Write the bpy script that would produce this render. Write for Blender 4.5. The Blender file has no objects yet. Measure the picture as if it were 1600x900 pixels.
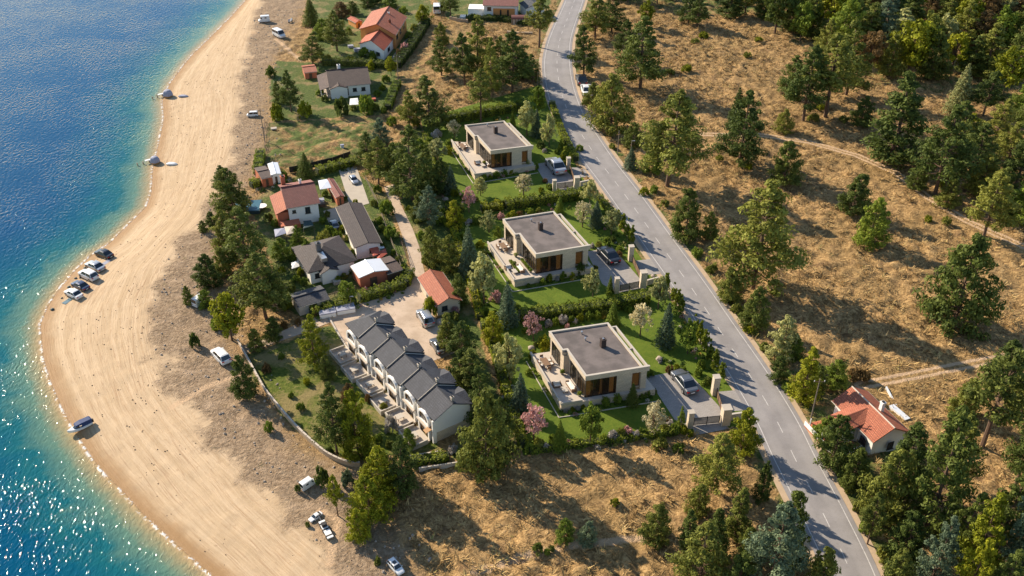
import bpy, math, random
import numpy as np
from mathutils import Vector, Matrix
R_=math.radians
random.seed(7); rng=np.random.default_rng(11)
S=bpy.context.scene; COL=S.collection
# ------------------------------------------------------------ camera, sky, sun, exposure
F=1497.0; DEP=R_(34); CAMH=105.0; CD,SD=math.cos(DEP),math.sin(DEP)
cam=bpy.data.objects.new('camera',bpy.data.cameras.new('camera')); COL.objects.link(cam); S.camera=cam
cam.location=(0,0,CAMH); cam.rotation_euler=(R_(90)-DEP,0,0)
cam.data.sensor_width=36; cam.data.lens=F/1600*36; cam.data.clip_start=1; cam.data.clip_end=6000
SUN_EL,SUN_AZ=R_(30),R_(-52)
wd=bpy.data.worlds.new('World'); S.world=wd; wd.use_nodes=True
nt=wd.node_tree; sky=nt.nodes.new('ShaderNodeTexSky'); sky.sky_type='NISHITA'; sky.sun_disc=False
sky.sun_elevation=SUN_EL; sky.sun_rotation=SUN_AZ; sky.air_density=1.0; sky.dust_density=0.2
nt.links.new(sky.outputs[0],nt.nodes['Background'].inputs[0]); nt.nodes['Background'].inputs[1].default_value=0.105
sl=bpy.data.lights.new('sun','SUN'); sl.energy=5.0; sl.angle=R_(0.6); sl.color=(1,0.86,0.68)
so=bpy.data.objects.new('sun',sl); COL.objects.link(so)
sd=Vector((math.sin(SUN_AZ)*math.cos(SUN_EL),math.cos(SUN_AZ)*math.cos(SUN_EL),math.sin(SUN_EL)))
so.rotation_euler=sd.to_track_quat('Z','Y').to_euler(); so.location=(-60,200,120)
S.view_settings.view_transform='Standard'; S.view_settings.look='None'; S.view_settings.exposure=0.88; S.view_settings.gamma=1
S.render.engine='CYCLES'
# ------------------------------------------------------------ photograph pixel -> place on the ground
def ray(px,py):
    x=(px-800)/F; y=-(py-450)/F
    return (x, CD+y*SD, -SD+y*CD)
def P(px,py,z=0.0):
    d=ray(px,py); t=(CAMH-z)/(-d[2]); return Vector((d[0]*t,d[1]*t,z))
def mpp(v): return (v[1]*CD+(CAMH-v[2])*SD)/F          # metres per pixel at a place
def HZ(base,ytop):                                      # height above base whose top shows at image row ytop
    d=ray(800,ytop); return CAMH+d[2]*base[1]/d[1]-base[2]
# ------------------------------------------------------------ objects
ORG={}
def setp(o,label=None,cat=None,group=None,kind=None):
    if label: o['label']=label
    if cat: o['category']=cat
    if group: o['group']=group
    if kind: o['kind']=kind
    return o
def thing(name,label,cat,loc,group=None,rz=0):
    o=bpy.data.objects.new(name,None); o.empty_display_size=.5; COL.objects.link(o); o.location=loc; o.rotation_euler=(0,0,rz)
    ORG[o.name]=Vector(loc); return setp(o,label,cat,group)
class MB:
    def __init__(s): s.v=[];s.f=[];s.m=[];s.uv={}
    def add(s,vs,fs,mi=0):
        n=len(s.v); s.v+=[tuple(p) for p in vs]; s.f+=[tuple(i+n for i in f) for f in fs]; s.m+=[mi]*len(fs)
    def hexa(s,p,mi=0):    # 8 points: bottom 4 ccw, top 4 ccw
        s.add(p,[(3,2,1,0),(4,5,6,7),(0,1,5,4),(1,2,6,5),(2,3,7,6),(3,0,4,7)],mi)
    def box(s,fr,u0,u1,v0,v1,z0,z1,mi=0):
        q=[(u0,v0),(u1,v0),(u1,v1),(u0,v1)]
        s.hexa([fr(u,v,z0) for u,v in q]+[fr(u,v,z1) for u,v in q],mi)
    def prism(s,pts,z0,z1,mi=0):
        n=len(pts); a=sum(pts[i][0]*pts[(i+1)%n][1]-pts[(i+1)%n][0]*pts[i][1] for i in range(n))
        if a<0: pts=pts[::-1]
        s.add([(p[0],p[1],z0) for p in pts]+[(p[0],p[1],z1) for p in pts],
              [tuple(range(n))[::-1],tuple(range(n,2*n))]+[(i,(i+1)%n,n+(i+1)%n,n+i) for i in range(n)],mi)
    def tube(s,pts,rs,k=6,mi=0,caps=True):
        pts=[Vector(p) for p in pts]; n0=len(s.v); vs=[];fs=[]
        for i,p in enumerate(pts):
            d=(pts[min(i+1,len(pts)-1)]-pts[max(i-1,0)]); d=d.normalized() if d.length>1e-9 else Vector((0,0,1))
            a=d.orthogonal().normalized() if abs(d.z)<.9 else Vector((1,0,0)); a=(a-d*a.dot(d)).normalized(); b=d.cross(a)
            r=rs[i] if hasattr(rs,'__len__') else rs
            vs+=[p+a*(r*math.cos(2*math.pi*j/k))+b*(r*math.sin(2*math.pi*j/k)) for j in range(k)]
            if i: fs+=[((i-1)*k+j,(i-1)*k+(j+1)%k,i*k+(j+1)%k,i*k+j) for j in range(k)]
        if caps: fs+=[tuple(range(k))[::-1],tuple(range((len(pts)-1)*k,len(pts)*k))]
        s.add(vs,fs,mi)
    def wall(s,pts,h,t,z0=0,mi=0):   # ribbon wall along world points
        pts=[Vector((p[0],p[1],0)) for p in pts]; n=len(pts)
        for i in range(n-1):
            d=(pts[i+1]-pts[i]).normalized(); nn=Vector((-d.y,d.x,0))*t/2; a=pts[i]-d*(t*.3 if i else 0); b=pts[i+1]
            q=[a-nn,b-nn,b+nn,a+nn]; s.hexa([(p.x,p.y,z0) for p in q]+[(p.x,p.y,h+z0) for p in q],mi)
    def build(s,name,mats,parent=None,org=None,smooth=False,label=None):
        if not isinstance(mats,(list,tuple)): mats=[mats]
        if org is None: org=ORG.get(parent.name,Vector((0,0,0))) if parent else Vector((0,0,0))
        me=bpy.data.meshes.new(name); me.from_pydata([(p[0]-org[0],p[1]-org[1],p[2]-org[2]) for p in s.v],[],s.f)
        for m in mats: me.materials.append(m)
        me.polygons.foreach_set('material_index',s.m)
        if smooth: me.polygons.foreach_set('use_smooth',[True]*len(s.f))
        me.update(); o=bpy.data.objects.new(name,me); COL.objects.link(o)
        if parent: o.parent=parent; ORG[o.name]=org
        else: o.location=org
        if label: o['label']=label
        return o
def solo(mb,name,mats,loc,label,cat,group=None,kind=None,smooth=False):
    o=mb.build(name,mats,None,Vector(loc),smooth); ORG[o.name]=Vector(loc); return setp(o,label,cat,group,kind)
def quads_mesh(name,V,mats,tint=None):   # V: n x 4 x 3
    n=len(V); me=bpy.data.meshes.new(name); me.vertices.add(n*4); me.loops.add(n*4); me.polygons.add(n)
    me.vertices.foreach_set('co',V.reshape(-1).astype(np.float32)); me.loops.foreach_set('vertex_index',np.arange(n*4,dtype=np.int32))
    me.polygons.foreach_set('loop_start',np.arange(0,n*4,4,dtype=np.int32)); me.polygons.foreach_set('loop_total',np.full(n,4,dtype=np.int32))
    for m in mats: me.materials.append(m)
    me.update(calc_edges=True)
    if tint is not None:
        a=me.attributes.new('tint','FLOAT','POINT'); a.data.foreach_set('value',np.repeat(tint,4).astype(np.float32))
    me.validate(); return me
# ------------------------------------------------------------ materials
MATS={}
class NT:
    def __init__(s,name):
        s.m=bpy.data.materials.new(name); s.m.use_nodes=True; s.t=s.m.node_tree; s.b=s.t.nodes['Principled BSDF']; s.out=s.t.nodes['Material Output']
    def n(s,ty,ins={},**kw):
        x=s.t.nodes.new(ty)
        for k,v in kw.items(): setattr(x,k,v)
        for k,v in ins.items(): s.set(x.inputs[k],v)
        return x
    def set(s,inp,v):
        if isinstance(v,bpy.types.NodeSocket): s.t.links.new(v,inp)
        elif isinstance(v,tuple) and len(v)==3 and inp.type=='RGBA': inp.default_value=(*v,1)
        else: inp.default_value=v
    def attr(s,a): return s.n('ShaderNodeAttribute',attribute_name=a).outputs['Fac']
    def pos(s): return s.n('ShaderNodeNewGeometry').outputs['Position']
    def obj(s): return s.n('ShaderNodeTexCoord').outputs['Object']
    def noise(s,sc,vec=None,det=4,rough=.55,dist=0):
        return s.n('ShaderNodeTexNoise',{'Scale':sc,'Detail':det,'Roughness':rough,'Distortion':dist,**({'Vector':vec} if vec is not None else {})}).outputs['Fac']
    def mathn(s,op,a,b=0.0,c=0.0):
        x=s.n('ShaderNodeMath',operation=op); s.set(x.inputs[0],a); s.set(x.inputs[1],b); s.set(x.inputs[2],c); return x.outputs[0]
    def step(s,v,a,b):
        x=s.n('ShaderNodeMapRange',interpolation_type='SMOOTHSTEP'); s.set(x.inputs['Value'],v); s.set(x.inputs['From Min'],a); s.set(x.inputs['From Max'],b); return x.outputs[0]
    def mix(s,f,a,b,bt='MIX'):
        x=s.n('ShaderNodeMix',data_type='RGBA',blend_type=bt); s.set(x.inputs[0],f); s.set(x.inputs[6],a); s.set(x.inputs[7],b); return x.outputs[2]
    def ramp(s,f,stops):
        x=s.n('ShaderNodeValToRGB',{'Fac':f}); e=x.color_ramp.elements
        while len(e)<len(stops): e.new(.5)
        for i,(p,c) in enumerate(stops): e[i].position=p; e[i].color=(*c,1)
        return x.outputs[0]
    def bump(s,h,st,d=.1,nrm=None):
        return s.n('ShaderNodeBump',{'Height':h,'Strength':st,'Distance':d,**({'Normal':nrm} if nrm is not None else {})}).outputs[0]
    def fin(s,col=None,rough=None,nrm=None,metal=None,spec=None,**kw):
        for k,v in (('Base Color',col),('Roughness',rough),('Normal',nrm),('Metallic',metal),('Specular IOR Level',spec)):
            if v is not None: s.set(s.b.inputs[k],v)
        MATS[s.m.name]=s.m; return s.m
def plain(name,c,rough=.7,var=.18,sc=1.2,bump=.15,metal=0,spec=.4,fine=9):
    t=NT(name); p=t.obj(); n1=t.noise(sc,p,5); n2=t.noise(fine,p,3)
    k=t.mathn('MULTIPLY_ADD',t.mathn('ADD',n1,n2),var*1.6,1-var*1.6)
    v=t.n('ShaderNodeVectorMath',operation='SCALE'); v.inputs[0].default_value=c; t.set(v.inputs['Scale'],k)
    return t.fin(v.outputs[0],rough,t.bump(n2,bump,.05) if bump else None,metal,spec)
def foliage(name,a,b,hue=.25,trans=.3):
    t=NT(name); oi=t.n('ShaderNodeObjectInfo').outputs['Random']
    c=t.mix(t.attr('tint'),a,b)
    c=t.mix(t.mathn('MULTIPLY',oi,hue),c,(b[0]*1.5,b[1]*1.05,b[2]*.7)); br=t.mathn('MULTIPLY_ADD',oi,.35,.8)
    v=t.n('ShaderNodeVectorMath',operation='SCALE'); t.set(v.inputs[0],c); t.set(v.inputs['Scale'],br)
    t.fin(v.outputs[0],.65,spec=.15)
    tr=t.n('ShaderNodeBsdfTranslucent',{'Color':v.outputs[0]}); mx=t.n('ShaderNodeMixShader',{0:trans})
    t.t.links.new(t.b.outputs[0],mx.inputs[1]); t.t.links.new(tr.outputs[0],mx.inputs[2]); t.t.links.new(mx.outputs[0],t.out.inputs[0])
    return t.m
FOL={
 'dark':foliage('dark pine needles',(.028,.058,.014),(.150,.195,.040)),
 'olive':foliage('olive pine needles',(.055,.080,.015),(.25,.28,.055)),
 'blue':foliage('blue spruce needles',(.050,.090,.052),(.21,.27,.15),.08),
 'yellow':foliage('yellow green leaves',(.09,.115,.010),(.33,.35,.022),.15),
 'green':foliage('fresh green leaves',(.055,.105,.014),(.25,.32,.042),.15),
 'pale':foliage('pale green leaves',(.16,.18,.055),(.52,.52,.21),.1),
 'cream':foliage('cream blossom leaves',(.30,.26,.12),(.78,.70,.42),.1),
 'pink':foliage('pink blossom',(.30,.15,.14),(.72,.44,.40),.05),
 'white':foliage('whitish blossom',(.26,.24,.20),(.60,.55,.50),.05),
 'rust':foliage('rusty brown leaves',(.09,.065,.025),(.24,.15,.055),.1),
 'hedge':foliage('hedge leaves',(.08,.12,.012),(.31,.35,.04),.1),
}
M={}
M['bark']=plain('pine bark',(.13,.08,.05),.9,.3)
M['core']=plain('dark hedge core',(.03,.04,.012),.9)
M['white']=plain('white render',(.80,.77,.71),.8,.10,.5,.1)
M['whitep']=plain('white paint',(.75,.74,.71),.5,.05,bump=0)
M['cream']=plain('cream render',(.60,.50,.36),.8,.12,.5)
M['orange']=plain('orange render',(.62,.27,.08),.8,.12,.6)
M['redw']=plain('red brown render',(.45,.14,.07),.8,.15)
M['wood']=plain('varnished wood',(.36,.19,.07),.6,.25)
M['dwood']=plain('dark wood',(.10,.06,.035),.7,.25)
M['metal']=plain('grey metal',(.16,.16,.16),.4,.1,metal=.6)
M['dark']=plain('dark frame metal',(.028,.026,.025),.45,.1,bump=0)
M['steel']=plain('pale steel',(.5,.5,.5),.35,.1,metal=.8)
M['conc']=plain('weathered concrete',(.42,.37,.30),.9,.2,.6)
M['tan']=plain('tan concrete wall',(.42,.31,.20),.9,.25,.8)
M['coping']=plain('pale stone coping',(.46,.41,.34),.75,.12)
M['terr']=plain('travertine terrace',(.48,.41,.33),.7,.14,.8)
M['cush']=plain('cream cushion',(.70,.64,.56),.9,.08)
M['wick']=plain('brown wicker',(.20,.12,.07),.85,.3,3)
M['tyre']=plain('tyre rubber',(.015,.015,.015),.8,.1,bump=0)
M['pole']=plain('weathered pole',(.20,.16,.12),.9,.2)
M['rock']=plain('garden rock',(.34,.28,.22),.9,.3,1.5,.5)
M['tarp']=plain('blue pool cover',(.015,.10,.15),.5,.2)
M['teal']=plain('dark green tarp',(.03,.06,.06),.7,.2)
M['wtin']=plain('white sheet metal',(.70,.72,.74),.35,.1,.6,.1,metal=.2)
M['redt']=plain('red tarp',(.42,.09,.05),.7,.25)
M['curtain']=plain('cream curtain',(.55,.42,.26),.9,.2)
M['floorin']=plain('indoor timber floor',(.40,.27,.15),.6,.2)
M['soil']=plain('bark mulch',(.085,.058,.035),.95,.35,2,.5)
M['black']=plain('black plastic',(.02,.02,.022),.6,.1,bump=0)
M['navy']=plain('navy canvas',(.02,.045,.13),.7,.15)
M['greyc']=plain('grey blue tent canvas',(.28,.29,.36),.7,.15)
M['lampr']=plain('red tail lamp',(.5,.02,.015),.25,.05,bump=0)
M['lampw']=plain('clear head lamp',(.75,.75,.72),.15,.05,bump=0)
t=NT('lit curtain'); t.fin(t.mix(t.noise(1.3,t.obj(),4),(.12,.08,.05),(.42,.31,.20)),.9); t.b.inputs['Emission Color'].default_value=(1,.50,.14,1); t.b.inputs['Emission Strength'].default_value=.10; M['glowing']=t.m  # curtain cloth emits a little itself, standing in for warm indoor light
def glass(name,c,alpha):
    t=NT(name); t.fin(c,.04,spec=.8); tr=t.n('ShaderNodeBsdfTransparent',{'Color':(.75,.72,.66)}); mx=t.n('ShaderNodeMixShader',{0:alpha})
    t.t.links.new(tr.outputs[0],mx.inputs[1]); t.t.links.new(t.b.outputs[0],mx.inputs[2]); t.t.links.new(mx.outputs[0],t.out.inputs[0]); return t.m
M['glass']=glass('facade glass',(.03,.028,.024),.35)
M['pane']=plain('dark window glass',(.03,.035,.04),.08,.1,bump=0,spec=.8)
M['carglass']=plain('tinted car glass',(.012,.018,.022),.06,.05,bump=0,spec=.9)
def paint(name,c,metal=.3):
    t=NT(name); t.fin(c,.28,metal=metal); t.b.inputs['Coat Weight'].default_value=.6; return t.m
M['pwhite']=paint('white car paint',(.72,.72,.70),0); M['psilver']=paint('silver car paint',(.42,.43,.44),.6)
M['pgrey']=paint('grey car paint',(.16,.17,.18),.6); M['pblack']=paint('black car paint',(.015,.016,.02),.2)
M['pblue']=paint('dark blue car paint',(.025,.04,.09),.3)
def tiles(name,c,c2,w=.35,h=.4):
    t=NT(name); uv=t.n('ShaderNodeUVMap').outputs[0]
    br=t.n('ShaderNodeTexBrick',{'Vector':uv,'Scale':1.0,'Color1':c,'Color2':c2,'Mortar':tuple(x*.35 for x in c),'Mortar Size':.035,'Brick Width':w,'Row Height':h})
    n=t.noise(.6,t.obj(),4); col=t.mix(t.step(n,.35,.7),br.outputs['Color'],t.mix(.5,br.outputs['Color'],tuple(x*.55 for x in c)))
    col=t.mix(t.mathn('MULTIPLY',t.noise(5,t.obj()),.4),col,c2)
    wv=t.n('ShaderNodeTexWave',{'Vector':uv,'Scale':1/w/6.28*3.14*2/2},bands_direction='X').outputs['Fac']
    return t.fin(col,.75,t.bump(wv,.6,.08,t.bump(br.outputs['Fac'],-.5,.06)))
M['tred']=tiles('terracotta roof tiles',(.37,.10,.048),(.46,.15,.075))
M['torange']=tiles('orange roof tiles',(.44,.085,.035),(.50,.12,.05))
M['tmar']=tiles('faded maroon roof tiles',(.23,.065,.05),(.28,.10,.075))
M['tbrown']=tiles('brown roof shingles',(.075,.045,.038),(.11,.07,.055))
M['tgrey']=tiles('slate grey shingles',(.036,.039,.050),(.064,.068,.082))
M['tdark']=tiles('dark brown grey shingles',(.055,.040,.037),(.085,.065,.058))
def stone(name,c):
    t=NT(name); uv=t.n('ShaderNodeTexCoord').outputs['Object']; mp=t.n('ShaderNodeMapping',{'Vector':uv,'Rotation':(R_(90),0,R_(20))})
    br=t.n('ShaderNodeTexBrick',{'Vector':mp.outputs[0],'Scale':1.0,'Color1':c,'Color2':tuple(x*.8 for x in c),'Mortar':tuple(x*.6 for x in c),'Mortar Size':.02,'Brick Width':.8,'Row Height':.3})
    n=t.noise(3,uv,5); return t.fin(t.mix(t.mathn('MULTIPLY',n,.45),br.outputs['Color'],tuple(x*.62 for x in c)),.85,t.bump(n,.3,.05))
M['stone']=stone('limestone cladding',(.70,.57,.41))
def roofm():
    t=NT('grey flat roof membrane'); p=t.obj(); n=t.noise(.35,p,5); n2=t.noise(14,p,3)
    mp=t.n('ShaderNodeMapping',{'Vector':p,'Rotation':(0,0,R_(12))}); w=t.n('ShaderNodeTexWave',{'Vector':mp.outputs[0],'Scale':.9,'Distortion':.6},bands_direction='Y').outputs['Fac']
    c=t.mix(t.step(n,.35,.65),(.095,.078,.070),(.165,.135,.122)); c=t.mix(t.mathn('MULTIPLY',t.step(t.noise(.9,p,6,.7,1.5),.58,.66),.4),c,(.07,.058,.05)); c=t.mix(t.mathn('MULTIPLY',t.step(w,.0,.25),-.15),c,(.1,.08,.07))
    c=t.mix(t.mathn('MULTIPLY',n2,.3),c,(.11,.095,.09)); return t.fin(c,.85,t.bump(w,.35,.04))
M['froof']=roofm()
# ------------------------------------------------------------ ground, water, roads
SHORE=[(500,-120),(455,-70),(385,0),(363,25),(333,55),(302,85),(287,103),(267,130),(255,157),(257,187),(248,230),(240,263),(238,300),(230,323),(203,350),(173,380),(143,400),(117,425),(93,453),(75,482),(65,507),(67,533),(70,560),(80,593),(97,633),(113,663),(143,710),(167,740),(200,773),(227,803),(260,833),(293,863),(337,900),(430,990)]
SANDI=[(540,-120),(480,-60),(408,0),(397,30),(388,70),(378,110),(374,150),(373,190),(366,220),(358,250),(346,280),(333,300),(320,337),(283,377),(253,417),(238,467),(234,513),(245,560),(262,600),(290,640),(335,690),(377,733),(400,765),(467,825),(512,863),(545,900),(640,990)]
GOLD=[(560,-120),(480,0),(425,100),(412,250),(382,300),(335,400),(345,480),(372,545),(402,620),(470,700),(560,735),(600,800),(640,900),(700,990)]
wp=lambda L,z=0: np.array([P(a,b,z)[:2] for a,b in L])
shore=wp(SHORE,-1.2); sandi=wp(SANDI); gold=wp(GOLD)
def segd(pts,X,Y,closed=False):
    best=np.full(X.shape,1e9); sgn=np.ones(X.shape); al=np.zeros(X.shape); acc=0
    n=len(pts)
    for i in range(n if closed else n-1):
        a=pts[i]; b=pts[(i+1)%n]; d=b-a; L=np.hypot(*d)+1e-9; t=np.clip(((X-a[0])*d[0]+(Y-a[1])*d[1])/L**2,0,1)
        dx=X-a[0]-t*d[0]; dy=Y-a[1]-t*d[1]; q=np.hypot(dx,dy); m=q<best-1e-6
        cr=d[0]*(Y-a[1])-d[1]*(X-a[0]); sgn=np.where(m,np.sign(cr),sgn); al=np.where(m,acc+t*L,al); best=np.where(m,q,best); acc+=L
    return best,sgn,al
def insd(pts,X,Y):
    d,_,_=segd(pts,X,Y,True); ins=np.zeros(X.shape,bool); n=len(pts)
    for i in range(n):
        a=pts[i]; b=pts[(i+1)%n]
        if a[1]==b[1]: continue
        c=((a[1]>Y)!=(b[1]>Y))&(X<(b[0]-a[0])*(Y-a[1])/(b[1]-a[1])+a[0]); ins^=c
    return np.where(ins,d,-d)
def lines(X,Y):
    a,sa,al=segd(shore,X,Y); b,sb,_=segd(sandi,X,Y); c,sc,_=segd(gold,X,Y)
    return a*sa,al,b*sb,c*sc       # positive inland (polylines run far -> near, land on their left)
def base_z(X,Y):
    ds,al,di,dg=lines(X,Y); t=np.clip(ds/(np.abs(ds)+np.abs(di)+1e-6),0,1)
    return np.where(ds<0,np.maximum(-1.2+ds*.12,-8),np.where(di>0,0,-1.2*(1-t)**1.3)),ds,al,di,dg,np.where(di>0,1,t)
def gz(x,y): return float(base_z(np.array([x]),np.array([y]))[0][0])
def PG(px,py):
    z=0
    for _ in range(3): p=P(px,py,z); z=gz(p[0],p[1])
    return P(px,py,z)
PARCEL=[(657,187),(846,132),(858,170),(880,222),(912,280),(960,345),(1010,415),(1060,488),(1110,560),(1150,618),(1174,664),(1080,676),(990,688),(900,700),(818,712),(780,585),(740,455),(700,325),(672,240)]
PLAZA=[(600,292),(614,329),(627,364),(636,390),(641,415),(642,433),(627,453),(597,466),(545,478),(500,490),(440,518),(377,541),(382,553),(470,522),(518,503),(545,545),(640,575),(683,562),(716,549),(690,515),(677,490),(676,467),(668,445),(661,415),(656,388),(645,358),(628,323),(615,288)]
RL=[(905,-70),(893,-25),(887,0),(860,53),(852,83),(850,110),(855,140),(867,177),(887,213),(910,250),(947,300),(1000,370),(1050,445),(1100,520),(1148,600),(1180,655),(1200,697),(1237,773),(1275,850),(1305,925),(1340,1010)]
RR=[(925,-70),(914,-25),(909,0),(896,50),(891,77),(891,103),(897,140),(910,177),(930,207),(960,250),(999,300),(1051,377),(1100,440),(1152,517),(1203,587),(1247,660),(1283,733),(1323,807),(1363,890),(1380,930),(1415,1010)]
GREENS=[([(380,556),(520,508),(560,560),(690,700),(640,712),(550,720),(495,697),(440,650),(405,600)],.8),
 ([(395,330),(420,285),(500,268),(545,262),(600,300),(640,420),(600,470),(480,500),(440,480),(420,400)],.85),
 ([(430,95),(500,98),(620,104),(615,170),(590,180),(430,190),(420,140)],.75),
 ([(480,-30),(640,-30),(680,10),(655,40),(620,100),(500,95),(490,40)],.8),
 ([(660,-40),(740,-30),(870,-30),(850,40),(700,30)],.8),
 ([(415,190),(590,182),(600,240),(480,262),(410,262)],.45),
 ([(625,105),(690,40),(745,40),(700,120),(670,185),(620,180)],.25),
 ([(610,262),(656,190),(700,330),(760,560),(812,708),(700,722),(735,640),(705,560),(680,450),(650,380),(620,300)],.8),
 ([(655,184),(846,131),(835,60),(760,90),(700,120)],.2),
 ([(1140,0),(1100,-40),(1240,-40),(1640,-40),(1640,200),(1480,150),(1310,120),(1200,40)],.35),
 ([(1200,580),(1330,560),(1330,640),(1400,700),(1420,1000),(1380,930),(1300,740)],.5),
 ([(960,0),(1060,-60),(1300,-60),(1200,20),(1080,25)],.5)]
rl=wp(RL); rr=wp(RR); rc=(rl+rr)/2
FLAT=[wp(PARCEL),wp(PLAZA)]+[wp(g) for g,_ in GREENS[:5]]
TRACKS=[wp(t) for t in ([(1100,210),(1190,211),(1265,222),(1340,243),(1400,270),(1450,308),(1510,345),(1600,385),(1700,425)],[(1345,602),(1420,588),(1500,572),(1600,553),(1700,535)])]
PATHS=[wp(t) for t in ([(268,636),(330,600),(385,583)],[(500,800),(530,812),(520,850),(515,880)],[(430,60),(470,95)],[(740,895),(850,862),(960,845),(1010,838)])]
def grid(xs,ys): return np.meshgrid(xs,ys)
fx=np.arange(-185,186,.62); fy=np.arange(72,345,.62)
ox=np.array([-2600,-1600,-1000,-700,-500,-380,-300,-250,-220,-200]); oy=np.array([-300,-100,0,30,50,62]); oy2=np.array([352,365,385,415,460,530,650,850,1200,1800,2600,3600])
xs=np.concatenate([ox,fx,-ox[::-1]]); ys=np.concatenate([oy,fy,oy2]); X,Y=grid(xs,ys)
Z,ds,al,di,dg,tt=base_z(X,Y)
green=np.full(X.shape,-6.0); gv=np.zeros(X.shape)
for g,v in GREENS:
    q=insd(wp(g),X,Y); green=np.maximum(green,np.clip(q,-6,6)); gv=np.maximum(gv,v*np.clip(q/2+.5,0,1))
rd,_,_=segd(rc,X,Y); gv=np.maximum(gv,.5*np.clip((9-rd)/4,0,1))
flat=np.full(X.shape,-1e9)
for f in FLAT: flat=np.maximum(flat,insd(f,X,Y))
flat=np.maximum(flat,5.5-rd)
tr=np.full(X.shape,1e9)
for t_ in TRACKS: tr=np.minimum(tr,segd(t_,X,Y)[0])
pa=np.full(X.shape,1e9)
for t_ in PATHS: pa=np.minimum(pa,segd(t_,X,Y)[0])
def vnoise(X,Y,s,seed):
    r=np.random.default_rng(seed).random((256,256)); x=X/s; y=Y/s; xi=np.floor(x).astype(int); yi=np.floor(y).astype(int); u=x-xi; v=y-yi; u=u*u*(3-2*u); v=v*v*(3-2*v)
    g=lambda a,b:r[a%256,b%256]
    return (g(xi,yi)*(1-u)+g(xi+1,yi)*u)*(1-v)+(g(xi,yi+1)*(1-u)+g(xi+1,yi+1)*u)*v
bumpy=np.clip((-flat-1)/4,0,1)*np.clip(di/6,0,1)*np.clip((tr-1)/3,0.15,1)
dsp=(np.abs(vnoise(X,Y,3.1,1)-.5)*1.5+vnoise(X,Y,1.45,2)*.75+vnoise(X,Y,8,3)*.5-.85)
near=(X>-188)&(X<188)&(Y<348)
Z=Z+np.where(near,dsp*bumpy*np.where(dg>0,.9,.4),0)
Z=Z+np.where((di<0)&(ds>1)&near,(vnoise(X,Y,1.6,5)-.5)*.10,0)
Z=np.where(bumpy>0,np.where(flat>-1,0,Z),Z)
GXs,GYs,GZ=xs,ys,Z
def tz(x,y):      # true terrain height at a place
    i=int(np.clip(np.searchsorted(GXs,x)-1,0,len(GXs)-2)); j=int(np.clip(np.searchsorted(GYs,y)-1,0,len(GYs)-2))
    u=(x-GXs[i])/(GXs[i+1]-GXs[i]); v=(y-GYs[j])/(GYs[j+1]-GYs[j])
    return float((GZ[j,i]*(1-u)+GZ[j,i+1]*u)*(1-v)+(GZ[j+1,i]*(1-u)+GZ[j+1,i+1]*u)*v)
def gridmesh(name,X,Y,Z,attrs,mat):
    h,w=X.shape; me=bpy.data.meshes.new(name); V=np.stack([X,Y,Z],-1).reshape(-1,3); i=np.arange(h*w).reshape(h,w)
    Q=np.stack([i[:-1,:-1],i[:-1,1:],i[1:,1:],i[1:,:-1]],-1).reshape(-1); n=(h-1)*(w-1)
    me.vertices.add(len(V)); me.loops.add(n*4); me.polygons.add(n)
    me.vertices.foreach_set('co',V.reshape(-1).astype(np.float32)); me.loops.foreach_set('vertex_index',Q.astype(np.int32))
    me.polygons.foreach_set('loop_start',np.arange(0,n*4,4,dtype=np.int32)); me.polygons.foreach_set('loop_total',np.full(n,4,dtype=np.int32))
    me.polygons.foreach_set('use_smooth',np.ones(n,bool)); me.update(calc_edges=True)
    for k,v in attrs.items():
        a=me.attributes.new(k,'FLOAT','POINT'); a.data.foreach_set('value',v.reshape(-1).astype(np.float32))
    me.materials.append(mat); o=bpy.data.objects.new(name,me); COL.objects.link(o); o['kind']='structure'; return o
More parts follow.
